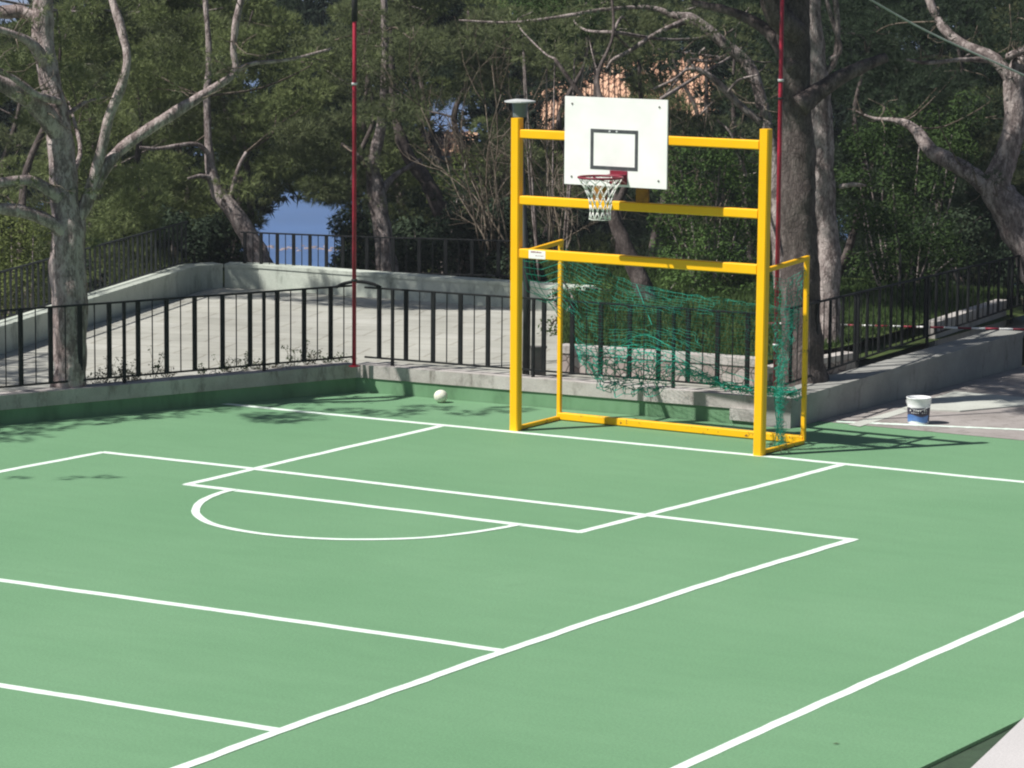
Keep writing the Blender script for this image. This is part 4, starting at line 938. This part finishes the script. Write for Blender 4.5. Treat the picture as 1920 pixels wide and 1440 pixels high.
# ------------------------------------------------------------------ shrubs
def shrub(name, label, spots, D, sp, mat, n=420, s=0.03, r=(0.28, 0.42), seed=1, k=2, group=None, stems=True, foot=None):
    rg_ = np.random.default_rng(seed); V = []; P = []
    for x, y in spots:
        for _ in range(k):
            p = PD(x+rg_.normal(0, 18), y+rg_.normal(0, 14), D+rg_.uniform(-sp, sp)); r_ = rg_.uniform(*r)
            if blocked(p, r_): continue
            V.append(leaves(p, r_, int(n*(r_/0.35)**2), s, rg_)); P.append(p)
    c_ = np.mean(P, 0); fz = foot if foot is not None else 0.5
    f0 = np.array([c_[0], c_[1], fz]); root = empty(name, f0, label, 'shrub', group)
    tri_mesh('foliage', np.concatenate(V), M[mat], root)
    m = MB()
    for p in P[::2]:
        b = f0+np.array([(p[0]-f0[0])*0.35, (p[1]-f0[1])*0.35, 0]); m.tube(crom([b, (b+p)/2+rg_.normal(0, .06, 3), p], 4), [0.02]*4+[0.014]*4+[0.006], 5)
    m.build('stems', M['barkM'], root, smooth=True, loc=f0); return root
shrub('shrub', 'leafy bright green shrub behind the goal under the right crossbars', [(1280, 300), (1330, 290), (1380, 300), (1270, 350), (1330, 350), (1390, 350), (1260, 420), (1320, 410), (1380, 420), (1410, 450), (1280, 470), (1340, 480), (1400, 500)], 49.0, .9, 'leafC', seed=31, foot=0.55)
shrub('shrub', 'low green shrub on the lawn behind the goal net', [(1250, 520), (1300, 530), (1350, 540), (1400, 540), (1270, 570), (1330, 580), (1390, 570), (1120, 560), (1100, 520), (1160, 570)], 48.0, .8, 'leafC', seed=32, foot=0.55, r=(0.2, 0.32))
shrub('shrub', 'ragged green shrub at the left goalpost beside the lamp pole', [(1040, 520), (1060, 560), (1040, 600), (1075, 600), (1085, 640), (1050, 640)], 45.0, .5, 'leafA', seed=33, foot=0.55, r=(0.16, 0.26), n=300)
shrub('shrub', 'dense dark green shrub behind the right hand railing', [(1620, 420), (1680, 400), (1740, 420), (1640, 480), (1700, 470), (1760, 480), (1610, 530), (1680, 530), (1740, 540)], 48.5, .8, 'leafA', seed=34, foot=0.4)
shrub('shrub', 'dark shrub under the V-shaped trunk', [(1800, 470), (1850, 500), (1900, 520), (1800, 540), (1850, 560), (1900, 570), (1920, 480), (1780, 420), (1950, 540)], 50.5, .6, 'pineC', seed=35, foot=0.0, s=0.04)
shrub('shrub', 'big leafy shrub high between the two right hand trunks', [(1640, 280), (1700, 300), (1760, 330), (1620, 330), (1690, 350), (1800, 260), (1830, 230), (1740, 230), (1660, 220)], 51.0, .8, 'leafA', seed=36, foot=0.0, s=0.035)
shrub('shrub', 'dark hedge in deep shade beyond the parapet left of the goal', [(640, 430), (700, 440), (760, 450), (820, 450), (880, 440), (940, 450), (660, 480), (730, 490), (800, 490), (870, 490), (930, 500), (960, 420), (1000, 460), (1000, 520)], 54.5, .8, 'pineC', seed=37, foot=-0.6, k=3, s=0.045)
shrub('shrub', 'bright leafy bush at the foot of the railing before the sea gap', [(528, 495), (545, 500), (570, 492), (600, 500), (625, 490), (640, 498)], 51.2, .2, 'leafB', seed=38, foot=0.2, r=(0.08, 0.14), n=170, k=1)
shrub('shrub', 'sunlit yellowish bush at the far left behind the big pine', [(20, 420), (60, 450), (20, 480), (70, 500), (30, 540), (80, 560), (10, 590), (60, 600), (-10, 520)], 46.5, .7, 'leafB', seed=39, foot=-2.0)
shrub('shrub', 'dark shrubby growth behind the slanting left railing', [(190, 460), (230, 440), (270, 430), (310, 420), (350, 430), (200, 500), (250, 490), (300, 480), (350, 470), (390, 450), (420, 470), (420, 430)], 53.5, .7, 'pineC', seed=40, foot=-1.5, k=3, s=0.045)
shrub('shrub', 'green leafy crown hanging at the very top behind the backboard', [(1000, 10), (1030, 40), (1070, 20), (980, 60), (1060, 70), (1100, 50)], 52, .6, 'leafA', seed=41, foot=0.0)
shrub('shrub', 'light leafed shrub by the small roof left of the goal', [(830, 320), (860, 350), (820, 360), (880, 400), (850, 310)], 57, .6, 'leafB', seed=42, foot=-1.0, r=(0.2, 0.32))

# bare scrub: twiggy thickets
def thicket(label, foot_px, tips, D, seed, n=3):
    rr_ = random.Random(seed); f0 = PD(*foot_px, D); root = empty('bare_shrub', f0, label, 'shrub'); m = MB()
    def grow(p, d, l, r, lev):
        pts_ = [p]; q = p.copy(); dd = d.copy()
        for i in range(5):
            dd = (dd+Vector((rr_.gauss(0, .16), rr_.gauss(0, .16), rr_.gauss(0, .12)))).normalized(); q = q+dd*l/5; pts_.append(q.copy())
        m.tube(pts_, [r*(1-0.13*i) for i in range(6)], 4 if lev else 6)
        if lev < 2:
            for i in range(n+2):
                k = rr_.randint(1, 5); grow(pts_[k], (dd+Vector((rr_.gauss(0, .5), rr_.gauss(0, .5), rr_.gauss(0.05, .45)))).normalized(), l*rr_.uniform(.3, .55), r*0.5, lev+1)
    for tx, ty in tips:
        p = Vector(f0)+Vector((rr_.gauss(0, .15), rr_.gauss(0, .15), 0)); t_ = Vector(PD(tx, ty, D+rr_.uniform(-.7, .7))); grow(p, (t_-p).normalized(), (t_-p).length, 0.017, 0)
    m.build('branches', M['twig'], root, smooth=True, loc=f0)
thicket('thicket of bare tan twigs left of the goal below the small roof', (930, 470), [(850, 180), (880, 200), (900, 160), (930, 190), (870, 260), (950, 230), (840, 300), (910, 300), (960, 330), (900, 120)], 50.0, 4)
thicket('thicket of bare grey twigs behind the upper left of the goal frame', (1060, 470), [(1000, 250), (1020, 280), (1050, 260), (990, 330), (1100, 380), (1040, 300), (1010, 180), (1120, 350)], 49.5, 5)
thicket('bare twigs rising right behind the backboard', (1290, 480), [(1260, 230), (1290, 200), (1330, 230), (1360, 210), (1270, 300), (1310, 260)], 50.5, 6)

# weeds along the railing feet
def weed(p, h, seed, label):
    rr_ = np.random.default_rng(seed); root = empty('weed', p, label, 'weed', 'weeds along the left railing foot'); m = MB(); V = []
    for _ in range(6):
        t_ = np.array(p)+[rr_.normal(0, .10), rr_.normal(0, .10), h*rr_.uniform(.4, 1)]; m.tube([p, (np.array(p)+t_)/2+rr_.normal(0, .02, 3), t_], [0.004, 0.003, 0.002], 4)
        V.append(leaves(t_, 0.05, 9, 0.018, rr_)); V.append(leaves((np.array(p)+t_)/2, 0.06, 8, 0.018, rr_))
    m.build('stems', M['dry'], root); tri_mesh('leaves', np.concatenate(V), M['leafA' if seed % 3 else 'dry'], root)
for i, (px, h) in enumerate([(205, .2), (215, .35), (235, .28), (250, .32), (262, .2), (285, .25), (305, .4), (330, .18), (400, .16), (440, .2), (455, .22), (480, .25), (500, .2), (530, .14), (570, .3), (590, .34), (605, .28), (630, .15), (650, .12)]):
    s = sval(LP, LQ, 0.35, px); L_ = np.linalg.norm(np.array(LQ)-np.array(LP)); q = np.array(LP)+(np.array(LQ)-np.array(LP))*s/L_+np.array([-0.20, 0.08])
    weed((q[0], q[1], 0.30), h, 50+i, 'small scruffy weed growing at the foot of the left railing')

# ------------------------------------------------------------------ far roofs and rocks
def house(name, label, C0, wdir, wid, dep, eave, ridge, z0, win=2):
    C0 = np.array(C0, float); wd = np.array(wdir, float); wd /= np.linalg.norm(wd); dp = np.array([-wd[1], wd[0]])
    root = empty(name, (*C0[:2], z0), label, 'house'); q = lambda a, b, z: (C0[0]+wd[0]*a+dp[0]*b, C0[1]+wd[1]*a+dp[1]*b, z)
    m = MB(); h = wid/2
    m.hexa([q(-h, 0, z0), q(h, 0, z0), q(h, dep, z0), q(-h, dep, z0)], [q(-h, 0, eave), q(h, 0, eave), q(h, dep, eave), q(-h, dep, eave)])
    m.build('wall', M['cream'], root)
    m = MB(); o = 0.35
    a = [q(-h-o, -o, eave-0.1), q(h+o, -o, eave-0.1), q(h+o, dep/2, ridge), q(-h-o, dep/2, ridge), q(-h-o, dep+o, eave-0.1), q(h+o, dep+o, eave-0.1)]
    b = [(x, y, z-0.12) for x, y, z in a]
    m.add(a+b, [(0, 1, 2, 3), (3, 2, 5, 4), (9, 8, 7, 6), (10, 11, 8, 9), (0, 6, 7, 1), (5, 11, 10, 4), (1, 7, 8, 2), (2, 8, 11, 5), (0, 3, 9, 6), (3, 4, 10, 9)])
    ro = m.build('roof', M['roof'], root)
    # rows of half round tiles
    mt = MB(); nrow = int((wid+0.7)/0.21)
    for k in range(nrow):
        x = -h-o+0.1+k*0.21; p0 = q(x, -o-0.02, eave-0.08); p1 = q(x, dep/2, ridge+0.02); mt.tube([p0, p1], 0.05, 6)
    mt.build('ridge_tiles', M['roof'], ro, smooth=True)
    m = MB(); m.beam(q(-h-o, -o-0.06, eave-0.16), q(h+o, -o-0.06, eave-0.16), 0.10, 0.12); m.build('gutter', M['lampcap'], root)
    for k in range(win):
        x = -h+wid*(k+0.5)/win; mw = MB(); w0, w1 = q(x-.45, -0.03, eave-1.6), q(x+.45, -0.03, eave-1.6)
        mw.hexa([w0, w1, q(x+.45, 0.01, eave-1.6), q(x-.45, 0.01, eave-1.6)], [q(x-.45, -.03, eave-.6), q(x+.45, -.03, eave-.6), q(x+.45, .01, eave-.6), q(x-.45, .01, eave-.6)])
        wo = mw.build('window', M['lampcap'], root)
        mw = MB(); mw.hexa([q(x-.37, -0.05, eave-1.52), q(x+.37, -0.05, eave-1.52), q(x+.37, -0.031, eave-1.52), q(x-.37, -0.031, eave-1.52)], [q(x-.37, -.05, eave-.68), q(x+.37, -.05, eave-.68), q(x+.37, -.031, eave-.68), q(x-.37, -.031, eave-.68)])
        mw.build('pane', M['glass'], wo)
    return root
right2 = np.array([_r[0], _r[1]])
D = 122; E = PD(1170, 268, D)
house('house', 'house with pale terracotta tiled roof glimpsed behind the backboard branches', E, right2+0.0*fw, 8.6, 7.5, E[2], PD(1170, 95, D+3.7)[2], terr(E[0], E[1])-4)
D = 95; E = PD(812, 284, D)
house('house', 'small house corner with pink tiled roof and white gutter left of the goal', E+np.array([_r[0], _r[1], 0])*0.35, right2, 1.1, 2.0, E[2], PD(812, 246, D+1.0)[2], terr(E[0], E[1])-3, win=1)
# reddish shoreline rocks seen under the sea gap
rk = MB(); rgk = random.Random(8)
D = 668
for k in range(26):
    px = 478+k*7+rgk.uniform(-3, 3); P0 = Z(px, 466+rgk.uniform(-5, 5), -60); r = rgk.uniform(0.35, 0.95)
    vs_ = []; nn_ = 8
    for zf, rf in ((-1.2, 1.1), (-0.2, 1.0), (0.45, 0.62)):
        for a in range(nn_):
            t_ = 2*math.pi*a/nn_; rr_ = r*rf*rgk.uniform(.8, 1.2); vs_.append((P0[0]+rr_*math.cos(t_), P0[1]+rr_*math.sin(t_), P0[2]+zf*r*0.8))
    fs_ = [(i*nn_+a, i*nn_+(a+1) % nn_, (i+1)*nn_+(a+1) % nn_, (i+1)*nn_+a) for i in range(2) for a in range(nn_)]+[tuple(range(2*nn_, 3*nn_))]
    rk.add(vs_, fs_)
tag(rk.build('rocks', M['pink']), kind='structure')

# pale air between here and the far shore
hz = MB(); c0 = CAM[:2]
q = [c0+fw*(-80)+rt*(-3600), c0+fw*(-80)+rt*3600, c0+fw*5100+rt*3600, c0+fw*5100+rt*(-3600)]
hz.hexa([(*p, -68) for p in q], [(*p, 16) for p in q])
hm = bpy.data.materials.new('air'); hm.use_nodes = True; n_ = hm.node_tree.nodes; n_.remove(n_['Principled BSDF'])
pv = n_.new('ShaderNodeVolumePrincipled'); pv.inputs['Color'].default_value = (0.82, 0.9, 1.0, 1); pv.inputs['Density'].default_value = HAZE
hm.node_tree.links.new(pv.outputs[0], n_['Material Output'].inputs['Volume'])
tag(hz.build('haze', hm), kind='stuff')
